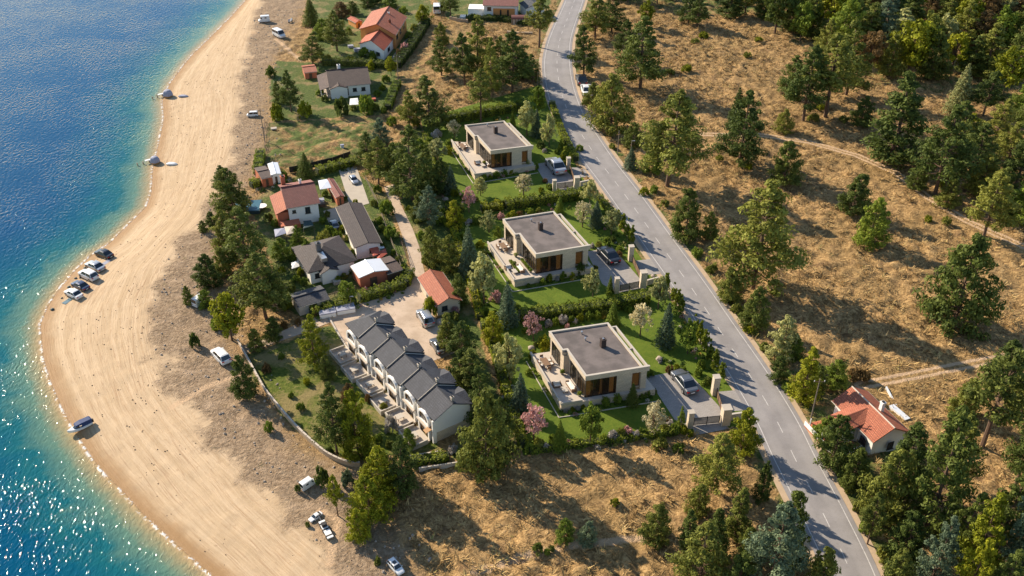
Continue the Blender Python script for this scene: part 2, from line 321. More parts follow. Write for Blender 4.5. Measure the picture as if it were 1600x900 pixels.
def ground_mat():
    t=NT('beach sand, dirt and dry grass'); p=t.pos(); ds=t.attr('ds'); di=t.attr('di'); dg=t.attr('dg')
    big=t.noise(.06,p,3); mid=t.noise(.35,p,5); fine=t.noise(1.6,p,5,.6); tiny=t.noise(6,p,4)
    # sand
    cx=t.n('ShaderNodeCombineXYZ',{0:t.mathn('MULTIPLY',t.attr('tt'),15.0),1:t.mathn('MULTIPLY',t.attr('al'),.045)})
    st=t.noise(1.0,cx.outputs[0],6,.65,.6); cx2=t.n('ShaderNodeCombineXYZ',{0:t.mathn('MULTIPLY',t.attr('tt'),70.0),1:t.mathn('MULTIPLY',t.attr('al'),.22)}); st2=t.noise(1.0,cx2.outputs[0],4,.7,.4)
    sand=t.mix(t.step(st,.35,.66),(.45,.325,.195),(.55,.41,.26)); sand=t.mix(t.mathn('MULTIPLY',t.step(st2,.52,.68),.75),sand,(.36,.24,.14))
    sand=t.mix(t.mathn('MULTIPLY',t.step(t.noise(.9,p,5,.7),.62,.70),t.mathn('MULTIPLY',t.step(st,.42,.6),.55)),sand,(.30,.19,.11))
    wet=t.step(t.mathn('ADD',ds,t.mathn('MULTIPLY',mid,2.0)),4.0,1.2); sand=t.mix(t.mathn('MULTIPLY',wet,.85),sand,(.27,.145,.05))
    # dirt band
    dirt=t.mix(t.step(fine,.3,.7),(.20,.135,.08),(.36,.26,.165)); dirt=t.mix(t.step(mid,.5,.75),dirt,(.40,.29,.19)); dirt=t.mix(t.mathn('MULTIPLY',t.step(t.noise(.5,p,6,.7),.6,.7),.7),dirt,(.10,.085,.035))
    # golden scrub
    warp=t.noise(.9,p,6,.65,1.8); gd=t.ramp(warp,[(.30,(.10,.062,.025)),(.43,(.23,.140,.055)),(.54,(.41,.255,.105)),(.70,(.60,.40,.18))])
    gd=t.mix(t.mathn('MULTIPLY',t.step(mid,.52,.70),.6),gd,(.17,.10,.05)); gd=t.mix(t.mathn('MULTIPLY',t.step(big,.42,.62),.35),gd,(.16,.11,.04))
    # grass
    gr=t.mix(t.step(fine,.3,.7),(.055,.085,.018),(.12,.15,.035)); gr=t.mix(t.mathn('MULTIPLY',t.step(t.noise(.22,p,5,.6),.48,.66),.9),gr,(.27,.20,.09))
    c=t.mix(t.step(t.mathn('ADD',dg,t.mathn('MULTIPLY_ADD',mid,14.0,-7.0)),-4,4),dirt,gd)
    gf=t.step(t.mathn('ADD',t.attr('gv'),t.mathn('MULTIPLY_ADD',t.noise(.3,p,5,.6),1.6,-.8)),.25,.55); c=t.mix(gf,c,gr)
    sf=t.step(t.mathn('ADD',di,t.mathn('ADD',t.mathn('MULTIPLY_ADD',t.noise(.13,p,3,.5),12.0,-6.0),t.mathn('MULTIPLY_ADD',t.noise(.9,p,5,.7),5.0,-2.5))),1.8,-1.6); c=t.mix(sf,c,sand)
    tk=t.noise(1.0,t.n('ShaderNodeCombineXYZ',{0:t.mathn('MULTIPLY',t.attr('tt'),26.0),1:t.mathn('MULTIPLY',t.attr('al'),.012)}).outputs[0],2,.5,.3); rutf=t.mathn('MULTIPLY',t.step(t.mathn('ABSOLUTE',t.mathn('SUBTRACT',tk,.5)),.022,.006),t.mathn('MULTIPLY',t.step(t.attr('tt'),.25,.5),t.mathn('MULTIPLY',t.step(fine,.3,.55),sf))); c=t.mix(t.mathn('MULTIPLY',rutf,.5),c,(.38,.24,.13))
    tk2=t.noise(1.0,t.n('ShaderNodeCombineXYZ',{0:t.mathn('ADD',t.mathn('MULTIPLY',t.attr('tt'),20.0),t.mathn('MULTIPLY',t.attr('al'),.10)),1:t.mathn('MULTIPLY',t.attr('al'),.02)}).outputs[0],2,.5,.2); rf2=t.mathn('MULTIPLY',t.step(t.mathn('ABSOLUTE',t.mathn('SUBTRACT',tk2,.52)),.02,.005),t.mathn('MULTIPLY',sf,t.step(t.noise(.08,p,3),.45,.6))); c=t.mix(t.mathn('MULTIPLY',rf2,.6),c,(.33,.21,.12))
    rut=t.mathn('ABSOLUTE',t.mathn('SUBTRACT',t.attr('tr'),.75)); rf=t.step(t.mathn('ADD',rut,t.mathn('MULTIPLY_ADD',fine,.6,-.3)),.5,.2); c=t.mix(rf,c,(.52,.36,.22))
    pf=t.step(t.mathn('ADD',t.attr('pa'),t.mathn('MULTIPLY_ADD',fine,1.2,-.6)),.9,.3); c=t.mix(t.mathn('MULTIPLY',pf,.8),c,(.55,.38,.23))
    b1=t.bump(st2,.25,.25); hh=t.mix(sf,warp,st2); nb=t.bump(hh,t.mathn('MULTIPLY_ADD',sf,-.55,.8),.7); nb=t.bump(t.mix(sf,tiny,t.noise(.8,p,4)),.35,.12,nb)
    return t.fin(c,t.mathn('MULTIPLY_ADD',wet,-.25,.95),nb,spec=.2)
ground=gridmesh('ground',X,Y,Z,{'ds':np.clip(ds,-60,60),'al':al,'di':np.clip(di,-40,40),'dg':np.clip(dg,-40,40),'tt':tt,'gv':gv,'tr':np.clip(tr,0,20),'pa':np.clip(pa,0,20)},ground_mat())
# water
wx=np.concatenate([[-2600,-1500,-900,-500,-300,-240],np.arange(-200,-20,1.5),[-10,0,20,60]]); wy=np.concatenate([[-300,0,40,60],np.arange(72,345,1.5),[360,400,500,800,1500,3600]])
WX,WY=grid(wx,wy); wds=lines(WX,WY)[0]
def water_mat():
    t=NT('sea water'); p=t.pos(); ds=t.attr('ds'); n=t.noise(.16,p,4,.6,.5); n2=t.noise(.6,p,4,.6)
    d=t.mathn('MULTIPLY',t.mathn('ADD',ds,t.mathn('MULTIPLY_ADD',n,12.0,-6.0)),-1/24.0)
    d2=t.mathn('MULTIPLY',t.mathn('ADD',ds,t.mathn('MULTIPLY_ADD',n2,2.0,-1.0)),-1/24.0); dd=t.mathn('ADD',t.mathn('MULTIPLY',t.step(ds,-1,-9),t.mathn('SUBTRACT',d,d2)),d2)
    c=t.ramp(dd,[(.0,(.46,.30,.15)),(.06,(.28,.24,.13)),(.15,(.10,.19,.14)),(.33,(.008,.105,.125)),(.60,(.000,.070,.130)),(1.0,(.000,.055,.138))])
    c=t.mix(t.mathn('MULTIPLY',t.step(n2,.55,.75),t.mathn('MULTIPLY',t.step(ds,-14,-4),.4)),c,(.02,.08,.08))
    yy=t.n('ShaderNodeSeparateXYZ',{0:p}).outputs[1]
    foamn=t.noise(1.1,p,4,.7); foam=t.mathn('MULTIPLY',t.step(ds,-.9,-.25),t.step(foamn,.5,.56)); fo2=t.mathn('MULTIPLY',t.mathn('MULTIPLY',t.step(ds,-4.5,-3),t.step(ds,-1.5,-2.5)),t.step(t.noise(1.6,p,5,.7,1.0),.63,.68))
    foam=t.mathn('MAXIMUM',foam,t.mathn('MULTIPLY',fo2,.5)); c=t.mix(foam,c,(.75,.75,.72))
    mp=t.n('ShaderNodeMapping',{'Vector':p,'Rotation':(0,0,R_(-25)),'Scale':(1,.62,1)}).outputs[0]
    w1=t.noise(.55,mp,3,.5,.4); w2=t.noise(1.6,mp,2,.5,.5)
    calm=t.step(ds,-.5,-8)
    nb=t.bump(w1,.3,.16); nb=t.bump(w2,1.0,t.mathn('MULTIPLY_ADD',t.step(t.noise(.05,p,3,.6),.35,.65),.12,.13),nb)
    t.fin(c,t.mathn('MULTIPLY_ADD',foam,.6,.05),nb,spec=.22); t.b.inputs['IOR'].default_value=1.33
    al=t.step(ds,.0,-.5); t.set(t.b.inputs['Alpha'],al); return t.m
sea=gridmesh('water',WX,WY,np.full(WX.shape,-1.2),{'ds':np.clip(wds,-60,60)},water_mat())
# sheets
def sheet(name,pts,z,mat,uvm=None):
    m=MB(); m.add([(p[0],p[1],z) for p in pts],[tuple(range(len(pts)))]); o=m.build(name,mat); o['kind']='structure'
    if o.data.polygons[0].normal.z<0: o.data.flip_normals()
    return o
def ribbon(name,A,B,z,mat,kind='structure'):
    m=MB(); n=len(A); m.add([(p[0],p[1],z) for p in A]+[(p[0],p[1],z) for p in B],[(i,n+i,n+i+1,i+1) for i in range(n-1)]); o=m.build(name,mat)
    if kind: o['kind']=kind
    return o
def smoothpl(L,n=6):
    L=np.array(L); out=[]
    for i in range(len(L)-1):
        p0=L[max(i-1,0)];p1=L[i];p2=L[i+1];p3=L[min(i+2,len(L)-1)]
        for k in range(n):
            t=k/n; out.append(.5*((2*p1)+(-p0+p2)*t+(2*p0-5*p1+4*p2-p3)*t*t+(-p0+3*p1-3*p2+p3)*t**3))
    out.append(L[-1]); return np.array(out)
RC=smoothpl(rc); Tn=np.gradient(RC,axis=0); Tn/=np.linalg.norm(Tn,axis=1)[:,None]; Nn=np.stack([-Tn[:,1],Tn[:,0]],1)   # to the photo's right
wl=smoothpl(rl); wr=smoothpl(rr); hw=np.abs(np.sum((wr-wl)*Nn,1))/2
k_=np.ones(25)/25; hw=np.convolve(np.pad(hw,12,'edge'),k_,'valid')
def off(d): return RC+Nn*(d[:,None] if hasattr(d,'shape') else d)
sgn=1 if np.sum((wr-wl)*Nn)>0 else -1
def asphalt():
    t=NT('worn asphalt'); p=t.pos(); n=t.noise(.25,p,5,.6); n2=t.noise(7,p,4,.7); lg=t.attr('lane')
    c=t.mix(t.step(n,.3,.7),(.22,.205,.198),(.29,.27,.26)); c=t.mix(t.mathn('MULTIPLY',n2,.35),c,(.14,.13,.125))
    tk=t.mathn('ABSOLUTE',t.mathn('SUBTRACT',t.mathn('ABSOLUTE',lg),.5)); c=t.mix(t.mathn('MULTIPLY',t.step(tk,.28,.1),.25),c,(.32,.30,.285))
    cr=t.noise(.8,p,6,.75,2.0); c=t.mix(t.mathn('MULTIPLY',t.step(t.mathn('ABSOLUTE',t.mathn('SUBTRACT',cr,.5)),.012,.0),.35),c,(.06,.055,.05))
    return t.fin(c,.85,t.bump(n2,.2,.03))
A_=asphalt()
sh=plain('gravel verge',(.42,.31,.20),.95,.3,.8,.4)
ribbon('verge',off(-(hw+1.7)),off(hw+1.7),.03,sh)
m=MB(); cols=7; n=len(RC); vs=[];ln=[]
for j in range(cols):
    q=off((hw+.75)*(-1+2*j/(cols-1))); vs+=[(a[0],a[1],.07) for a in q]; ln+=[-1+2*j/(cols-1)]*n
m.add(vs,[(j*n+i,(j+1)*n+i,(j+1)*n+i+1,j*n+i+1) for j in range(cols-1) for i in range(n-1)]); road=m.build('road',A_); road['kind']='structure'
if road.data.polygons[0].normal.z<0: road.data.flip_normals()
a=road.data.attributes.new('lane','FLOAT','POINT'); a.data.foreach_set('value',ln)
def linepaint():
    t=NT('worn white road paint'); n=t.noise(3.5,t.pos(),5,.7); return t.fin(t.mix(t.step(n,.48,.68),(.52,.50,.47),(.31,.295,.28)),.7)
LP=linepaint()
m=MB()
for s_ in (-1,1):
    A=off(s_*(hw-.08)); B=off(s_*(hw+.05)); n=len(A); m.add([(p[0],p[1],.076) for p in A]+[(p[0],p[1],.076) for p in B],[(i,n+i,n+i+1,i+1) for i in range(n-1)])
o=m.build('road_edge_line',LP); o['kind']='structure'
m=MB(); cum=np.concatenate([[0],np.cumsum(np.linalg.norm(np.diff(RC,axis=0),axis=1))]); L_=0
def at(s): return np.array([np.interp(s,cum,RC[:,0]),np.interp(s,cum,RC[:,1])])
while L_<cum[-1]-4:
    for k in range(2):
        a0=at(L_+k*1.3); b0=at(L_+(k+1)*1.3); d=(b0-a0)/np.linalg.norm(b0-a0); nn=np.array([-d[1],d[0]])*.06
        m.add([(*(a0-nn),.076),(*(b0-nn),.076),(*(b0+nn),.076),(*(a0+nn),.076)],[(0,1,2,3)])
    L_+=6.6
o=m.build('road_centre_line',LP); o['kind']='structure'
# lane / forecourt
def paved():
    t=NT('dusty sand coloured paving'); p=t.pos(); n=t.noise(.3,p,5,.6); n2=t.noise(3,p,5,.7); cr=t.noise(.35,p,5,.6,1.5)
    c=t.mix(t.step(n,.3,.7),(.40,.30,.21),(.54,.42,.31)); c=t.mix(t.mathn('MULTIPLY',n2,.3),c,(.30,.22,.15)); c=t.mix(t.mathn('MULTIPLY',t.step(t.mathn('ABSOLUTE',t.mathn('SUBTRACT',cr,.5)),.01,.0),.5),c,(.16,.11,.07)); return t.fin(c,.9,t.bump(n2,.2,.04))
PV=paved(); sheet('lane',wp(PLAZA),.045,PV)
def pavers():
    t=NT('grey concrete pavers'); p=t.pos(); br=t.n('ShaderNodeTexBrick',{'Vector':p,'Scale':1,'Color1':(.30,.28,.26),'Color2':(.24,.225,.21),'Mortar':(.16,.145,.13),'Mortar Size':.02,'Brick Width':.6,'Row Height':.3}); n=t.noise(.5,p,5)
    return t.fin(t.mix(t.mathn('MULTIPLY',n,.4),br.outputs['Color'],(.36,.32,.28)),.85,t.bump(t.noise(8,p),.15,.02))
PAV=pavers()
def lawnm():
    t=NT('mown lawn'); p=t.pos(); n=t.noise(.25,p,5,.6); n2=t.noise(2.2,p,5,.7); n3=t.noise(9,p,3)
    c=t.mix(t.step(n,.3,.7),(.055,.100,.009),(.105,.155,.016)); c=t.mix(t.mathn('MULTIPLY',t.step(n2,.35,.7),.5),c,(.15,.17,.022)); c=t.mix(t.mathn('MULTIPLY',t.step(n,.6,.75),.4),c,(.17,.16,.04)); return t.fin(c,.9,t.bump(t.mathn('ADD',n2,n3),.5,.12),spec=.15)
LAWN=lawnm()
def yard_mat():
    t=NT('rough yard grass'); p=t.pos(); n=t.noise(.13,p,6,.65,.6); n2=t.noise(1.7,p,5,.7)
    c=t.mix(t.step(n2,.3,.7),(.060,.088,.014),(.135,.155,.028)); c=t.mix(t.mathn('MULTIPLY',t.step(t.mathn('ADD',n,t.mathn('MULTIPLY',n2,.3)),.56,.74),.85),c,(.25,.19,.085)); return t.fin(c,.95,t.bump(n2,.7,.3),spec=.1)
G1=[(657,187),(846,132),(858,170),(880,222),(912,280),(925,300),(905,318),(780,334),(703,338),(672,240)]
G2=[(703,338),(780,334),(905,318),(925,300),(960,345),(1010,415),(1048,470),(1012,480),(905,496),(812,510),(757,512),(730,420)]
G3=[(757,512),(812,510),(905,496),(1012,480),(1048,470),(1110,560),(1150,618),(1174,664),(1080,676),(990,688),(900,700),(818,712),(780,585)]
for g in (G1,G2,G3): sheet('lawn',wp(g),.04,LAWN)
sheet('lawn',wp([(392,560),(520,512),(560,565),(685,698),(640,708),(552,716),(500,695),(445,648),(410,600)]),.035,yard_mat())
D1=[(835,257),(868,251),(895,277),(897,297),(866,298),(852,285)]; D2=[(916,393),(958,388),(1000,436),(1002,451),(965,458),(941,444)]; D3=[(1010,589),(1072,578),(1126,638),(1130,662),(1082,669),(1054,656)]
for d in (D1,D2,D3): sheet('driveway',wp(d),.055,PAV)
for d in ([(893,262),(911,262),(922,277),(897,277)],[(990,408),(1017,405),(1032,428),(1003,430)],[(1116,613),(1150,610),(1172,641),(1130,644)]): sheet('driveway_apron',wp(d),.060,PAV)
sheet('pavement',wp([(1082,669),(1130,662),(1140,670),(1088,680)]),.05,PAV)
for g in ([(528,262),(556,258),(577,318),(548,326)],[(547,372),(577,366),(588,388),(556,400)],[(505,330),(532,322),(536,345),(515,350)]): sheet('yard_paving',wp(g),.05,M['conc'])
sheet('driveway',wp([(636,60),(660,28),(672,34),(645,80),(622,100),(605,98)]),.05,plain('grey track',(.20,.175,.15),.9,.2))
# ------------------------------------------------------------ buildings
class Fr:
    def __init__(s,o,U,V): s.o=Vector((o[0],o[1],0)); s.U=Vector((U[0],U[1],0)).normalized(); s.V=Vector((V[0],V[1],0)).normalized()
    def __call__(s,u,v,z): p=s.o+s.U*u+s.V*v; return (p.x,p.y,z)
    def inv(s,p):
        d=Vector((p[0],p[1],0))-s.o; det=s.U.x*s.V.y-s.U.y*s.V.x
        return ((d.x*s.V.y-d.y*s.V.x)/det,(s.U.x*d.y-s.U.y*d.x)/det)
def frame(B,C,A,z,ortho=True):     # near corner B, right corner C, far left corner A, all photographed at height z
    b,c,a=P(*B,z),P(*C,z),P(*A,z); U=(c-b); V=(a-b); w,d=U.length,V.length
    if ortho:
        au=math.atan2(U.y,U.x); av=math.atan2(V.y,V.x)-math.pi/2; m=(au+av)/2
        U=Vector((math.cos(m),math.sin(m))); V=Vector((-math.sin(m),math.cos(m)))
    return Fr(b,U,V),w,d
def win(root,fr,face,W,D,a0,a1,z0,z1,mull=1,fm=None,pane=None,sill=True,name='window',prd=.06):
    """window on a face: front v=0, left u=0, right u=W, back v=D"""
    def B(mb,p0,p1,q0,q1,zz0,zz1):  # p along face, q outwards
        if face=='front': mb.box(fr,p0,p1,-q1,-q0,zz0,zz1)
        elif face=='left': mb.box(fr,-q1,-q0,p0,p1,zz0,zz1)
        elif face=='right': mb.box(fr,W+q0,W+q1,p0,p1,zz0,zz1)
        else: mb.box(fr,p0,p1,D+q0,D+q1,zz0,zz1)
    fm=fm or M['dark']; t=.08; f=MB(); B(f,a0,a1,-.02,prd,z0,z0+t); B(f,a0,a1,-.02,prd,z1-t,z1); B(f,a0,a0+t,-.02,prd-.004,z0+t,z1-t); B(f,a1-t,a1,-.02,prd-.004,z0+t,z1-t)
    for i in range(mull): c=a0+(a1-a0)*(i+1)/(mull+1); B(f,c-.035,c+.035,-.02,prd-.008,z0+t,z1-t)
    if sill: B(f,a0-.12,a1+.12,-.02,prd+.12,z0-.09,z0-.002)
    o=f.build(name,fm,root); g=MB(); B(g,a0+t,a1-t,-.02,prd-.035,z0+t,z1-t); g.build('pane',pane or M['pane'],o)
def roofpiece(fr,quads,mat,root,name='roof',th=.16,under=None):
    """each quad: 4 (u,v,z): eave0, eave1, ridge1, ridge0, with uv running along the eave and up the slope"""
    mb=MB(); uvs=[]
    for q in quads:
        p=[Vector(fr(*c)) for c in q]; n=(p[1]-p[0]).cross(p[-1]-p[0]).normalized()
        if n.z<0: n=-n
        lo=[x-Vector((0,0,th)) for x in p]; k=len(p); e=(p[1]-p[0]).normalized(); s=n.cross(e)
        top=tuple(range(k)); vs=[tuple(x) for x in p]+[tuple(x) for x in lo]
        fs=[top,tuple(range(k,2*k))[::-1]]+[(i,(i+1)%k,k+(i+1)%k,k+i) for i in range(k)]; mb.add(vs,fs)
        uvp=[((x-p[0]).dot(e),(x-p[0]).dot(s)) for x in p]*2
        for f in fs: uvs+=[uvp[i] for i in f]
    o=mb.build(name,mat,root); l=o.data.uv_layers.new(name='UVMap')
    for i,u in enumerate(uvs): l.data[i].uv=u
    return o
def gable(fr,w,d,h,pitch,ridge,wallm,roofm,name,label,cat='house',over=.5,u0=0,v0=0,root=None,zb=-.2,rname='roof',cap=None):
    if root is None: root=thing(name,label,cat,fr(w/2,d/2,0))
    run=(w if ridge=='v' else d)/2; rh=run*pitch; mb=MB()
    if ridge=='v': prof=[(0,zb),(w,zb),(w,h),(w/2,h+rh),(0,h)]; pts=[(u0+a,v0,z) for a,z in prof]+[(u0+a,v0+d,z) for a,z in prof]
    else: prof=[(0,zb),(d,zb),(d,h),(d/2,h+rh),(0,h)]; pts=[(u0,v0+a,z) for a,z in prof]+[(u0+w,v0+a,z) for a,z in prof]
    mb.add([fr(*p) for p in pts],[(0,1,2,3,4),(9,8,7,6,5)]+[(i,i+5,(i+1)%5+5,(i+1)%5) for i in range(5)]); mb.build('wall',wallm,root)
    e=over; ze=h-e*pitch+.17; zr=h+rh+.17
    if ridge=='v': Q=[[(u0-e,v0+d+e,ze),(u0-e,v0-e,ze),(u0+w/2,v0-e,zr),(u0+w/2,v0+d+e,zr)],[(u0+w+e,v0-e,ze),(u0+w+e,v0+d+e,ze),(u0+w/2,v0+d+e,zr),(u0+w/2,v0-e,zr)]]
    else: Q=[[(u0-e,v0-e,ze),(u0+w+e,v0-e,ze),(u0+w+e,v0+d/2,zr),(u0-e,v0+d/2,zr)],[(u0+w+e,v0+d+e,ze),(u0-e,v0+d+e,ze),(u0-e,v0+d/2,zr),(u0+w+e,v0+d/2,zr)]]
    r=roofpiece(fr,Q,roofm,root,rname)
    c=MB()
    if ridge=='v': c.tube([fr(u0+w/2,v0-e-.02,zr+.02),fr(u0+w/2,v0+d+e+.02,zr+.02)],.12,6)
    else: c.tube([fr(u0-e-.02,v0+d/2,zr+.02),fr(u0+w+e+.02,v0+d/2,zr+.02)],.12,6)
    c.build('ridge_cap',cap or roofm,r)
    if ridge=='v':
        for uu in (u0-e-.05,u0+w+e+.05): g=MB(); g.tube([fr(uu,v0-e,ze-.1),fr(uu,v0+d+e,ze-.1)],.07,5); g.build('gutter',M['conc'],r)
    else:
        for vv in (v0-e-.05,v0+d+e+.05): g=MB(); g.tube([fr(u0-e,vv,ze-.1),fr(u0+w+e,vv,ze-.1)],.07,5); g.build('gutter',M['conc'],r)
    return root,r,zr
def chimney(fr,u,v,z0,z1,root,m,s=.35,name='chimney'):
    b=MB(); b.box(fr,u-s,u+s,v-s,v+s,z0,z1); b.box(fr,u-s-.08,u+s+.08,v-s-.08,v+s+.08,z1-.002,z1+.12); o=b.build(name,m,root)
    c=MB(); c.box(fr,u-s*.6,u+s*.6,v-s*.6,v+s*.6,z1+.12,z1+.3); c.build('chimney_pot',M['dark'],o); return o
def hip(fr,w,d,h,pitch,wallm,roofm,name,label,over=.6,zb=-.2):
    root=thing(name,label,'house',fr(w/2,d/2,0)); b=MB(); b.box(fr,0,w,0,d,zb,h); b.build('wall',wallm,root); e=over; ze=h-.02; r=min(w,d)/2+e; zr=ze+r*pitch
    if w>=d: R0,R1=(w/2-(w-d)/2,d/2,zr),(w/2+(w-d)/2,d/2,zr)
    else: R0,R1=(w/2,d/2-(d-w)/2,zr),(w/2,d/2+(d-w)/2,zr)
    a,b_,c,d_=(-e,-e,ze),(w+e,-e,ze),(w+e,d+e,ze),(-e,d+e,ze)
    Q=[[a,b_,R1,R0],[c,d_,R0,R1],[b_,c,R1],[d_,a,R0]] if w>=d else [[b_,c,R1,R0],[d_,a,R0,R1],[a,b_,R0],[c,d_,R1]]
    rf=roofpiece(fr,Q,roofm,root); return root,rf,zr
# --- the three flat roofed villas
VH,VZ=6.1,1.35
def villa(B,TL,ST,R,Ltop,Cor,Rb,chim,label,vents,idx):
    b,st,tl,r=P(*B,VH),P(*ST,VH),P(*TL,VH),P(*R,VH); fr=Fr(b,r-b,st-b); w=(r-b).length; d=fr.inv(tl)[1]; ub=fr.inv(tl)[0]; vs=(st-b).length
    root=thing('villa',label,'villa',fr(w/2,d/2,0)); zf=VH-1.0; g=w*.90
    # platform
    L,C,Rr=P(*Ltop,VZ),P(*Cor,VZ),P(*Rb,VZ); lu,lv=fr.inv(L); cu,cv=fr.inv(C); ru,rv=fr.inv(Rr)
    lu=min(lu,ub-1); pl=[fr(cu,cv,0),fr(ru,rv,0),fr(ru,d*.8,0),fr(w*.8,d*.8,0),fr(w*.8,d+.3,0),fr(ub-.2,d+.3,0),fr(lu,lv,0)]
    m=MB(); m.prism(pl,-.3,VZ-.09); tp=m.build('terrace_base',M['stone'],root)
    m=MB(); m.prism([(p[0],p[1]) for p in pl],VZ-.087,VZ); m.build('terrace_paving',M['terr'],tp)
    m=MB(); m.wall([fr(lu,lv,0),fr(cu,cv,0),fr(cu*.15,cv,0)],.50,.28,VZ+.003); m.build('parapet_wall',M['coping'],tp)
    m=MB(); m.wall([fr(lu-.9,lv-.4,0),fr(cu-1.0,cv-1.5,0),fr(cu+.6,cv-1.55,0),fr(ru,rv-1.7,0)],.14,.12,.05); m.build('bed_edging',M['coping'],tp)
    # floor inside and core walls
    ch=.08
    m=MB(); m.box(fr,.25,g-.2,.25,vs-.1,VZ+.004,VZ+.05); m.build('floor',M['floorin'],root)
    wl=MB(); ws=.50*w; we=.74*w; w2=.88*w
    wl.box(fr,ws,we,.15,.75,VZ,zf+.01); wl.box(fr,w2,w*.97,.15,1.2,-.1,zf+.01); wl.box(fr,ws,w*.97,.18,.72,-.1,VZ); wl.box(fr,we,w2,.62,.80,VZ,VZ+.4); wl.box(fr,we,w2,.62,.80,zf-.5,zf+.01)
    wl.box(fr,g-.35,g,1.2,d*.9,-.1,zf+.01); wl.box(fr,w2,g-.02,.75,1.25,VZ,zf+.01)
    wl.box(fr,.3,.95,vs*.86,vs*1.02,VZ,zf+.012); wl.box(fr,ub+.25,ub+.55,vs*1.02,vs+(d-vs)*.25,VZ,zf+.01); wl.box(fr,ub+.25,ub+.55,vs+(d-vs)*.88,d-.1,VZ,zf+.01)
    wl.box(fr,ub+.25,g-.36,d-.35,d-.1,-.1,zf+.01); wl.box(fr,ub+.55,.3,vs*1.02,vs*1.02+.25,VZ,zf+.005); wl.box(fr,1.0,g-.36,vs*.95,vs*.95+.2,VZ+.06,zf)
    wl.box(fr,ws-.3,ws,.9,vs*.9,VZ+.06,zf-.002); wl.build('wall',M['stone'],root)
    # curtains and furniture behind the glass
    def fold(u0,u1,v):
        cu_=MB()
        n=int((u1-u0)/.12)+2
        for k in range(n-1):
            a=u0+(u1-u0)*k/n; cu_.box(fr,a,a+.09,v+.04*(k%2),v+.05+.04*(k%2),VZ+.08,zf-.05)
        cu_.build('curtain',M['glowing'],root)
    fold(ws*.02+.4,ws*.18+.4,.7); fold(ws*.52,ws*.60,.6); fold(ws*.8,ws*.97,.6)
    c=MB(); n=8
    for k in range(n): v0=vs*.18+k*.3; c.box(fr,.75+.04*(k%2),.8+.04*(k%2),v0,v0+.2,VZ+.08,zf-.05)
    c.build('curtain',M['curtain'],root); c=MB()
    for k in range(8): v0=vs+(d-vs)*.4+k*.2; c.box(fr,ub+.8,ub+.85,v0,v0+.12,VZ+.08,zf-.05)
    c.build('curtain',M['curtain'],root)
    m=MB(); m.box(fr,1.6,3.2,2.0,2.9,VZ+.75,VZ+.82); [m.box(fr,1.7+i*1.3,1.8+i*1.3,2.1+j*.6,2.2+j*.6,VZ+.05,VZ+.75) for i in (0,1) for j in (0,1)]; m.build('indoor_table',M['wood'],root)
    # glazing
    def glz(name,face,a0,a1,n,off,z0=VZ+.01,z1=zf,pan=M['glass']):
        f=MB(); t=.07
        def bx(mb,p0,p1,q0,q1,zz0,zz1):
            mb.box(fr,p0,p1,off+q0,off+q1,zz0,zz1) if face=='f' else mb.box(fr,off+q0,off+q1,p0,p1,zz0,zz1)
        bx(f,a0,a1,0,.12,z0,z0+.09); bx(f,a0,a1,0,.12,z1-.10,z1-.003)
        for i in range(n+1): c=a0+(a1-a0)*i/n; bx(f,c-t/2,c+t/2,.004,.116,z0+.09,z1-.1)
        o=f.build(name,M['dark'],root); p=MB()
        for i in range(n): c0=a0+(a1-a0)*i/n; c1=a0+(a1-a0)*(i+1)/n; bx(p,c0+t/2,c1-t/2,.05,.065,z0+.09,z1-.1)
        p.build('pane',pan,o)
    glz('sliding_door','f',.2,ws,4,.16); glz('window','f',we,w2,1,.60,VZ+.4,zf-.5)
    cu2=MB(); cu2.box(fr,we+.05,w2-.05,.74,.76,VZ+.45,zf-.5); cu2.build('curtain',M['glowing'],root)
    glz('sliding_door','l',.3,vs*.86,6,.16); glz('window','l',vs+(d-vs)*.27,vs+(d-vs)*.86,3,ub+.3)
    # roof
    rf=MB(); rf.add([fr(.1,.1,VH-.28),fr(g-.1,.1,VH-.28),fr(g-.1,d-.1,VH-.28),fr(ub+.1,d-.1,VH-.28),fr(ub+.1,vs,VH-.28),fr(.1,vs,VH-.28)],[(0,1,2,3,4,5)])
    rf.add([fr(.3,.3,zf),fr(g-.1,.3,zf),fr(g-.1,d-.3,zf),fr(ub+.3,d-.3,zf),fr(ub+.3,vs,zf),fr(.3,vs,zf)],[(5,4,3,2,1,0)]); roof=rf.build('roof',M['froof'],root)
    fa=MB(); t=.30
    fa.box(fr,0,w,0,t,zf,VH-.10); fa.box(fr,0,t,t,vs+.3,zf,VH-.10); fa.box(fr,ub,t,vs+.3,vs+.6,zf,VH-.10); fa.box(fr,ub,ub+t,vs+.6,d,zf,VH-.10); fa.box(fr,ub+t,g,d-t,d,zf,VH-.10); fa.box(fr,g-t,g,t,d-t,zf,VH-.10)
    fa.build('fascia',M['stone'],root)
    fa=MB(); e=.05; z0,z1=VH-.097,VH
    fa.box(fr,-e,w+e,-e,t+e,z0,z1); fa.box(fr,-e,t+e,t+e,vs+.3,z0,z1); fa.box(fr,ub-e,t+e,vs+.3,vs+.6+e,z0,z1); fa.box(fr,ub-e,ub+t,vs+.6+e,d-t,z0,z1); fa.box(fr,ub-e,g+e,d-t,d+e,z0,z1); fa.box(fr,g-t,g+e,t+e,d-t,z0,z1); fa.build('coping',M['coping'],roof)
    pg=MB(); pg.box(fr,w-.28,w,t+e,d*.93,zf+.2,VH-.25); pg.box(fr,g+e,w-.28,d*.93-.28,d*.93,zf+.2,VH-.25); pg.box(fr,g+e,w-.28,d*.42,d*.42+.2,zf+.3,VH-.3); pg.box(fr,w-.25,w-.02,d*.9-.25,d*.9,-.1,zf+.2)
    pg.build('pergola',M['coping'],root)
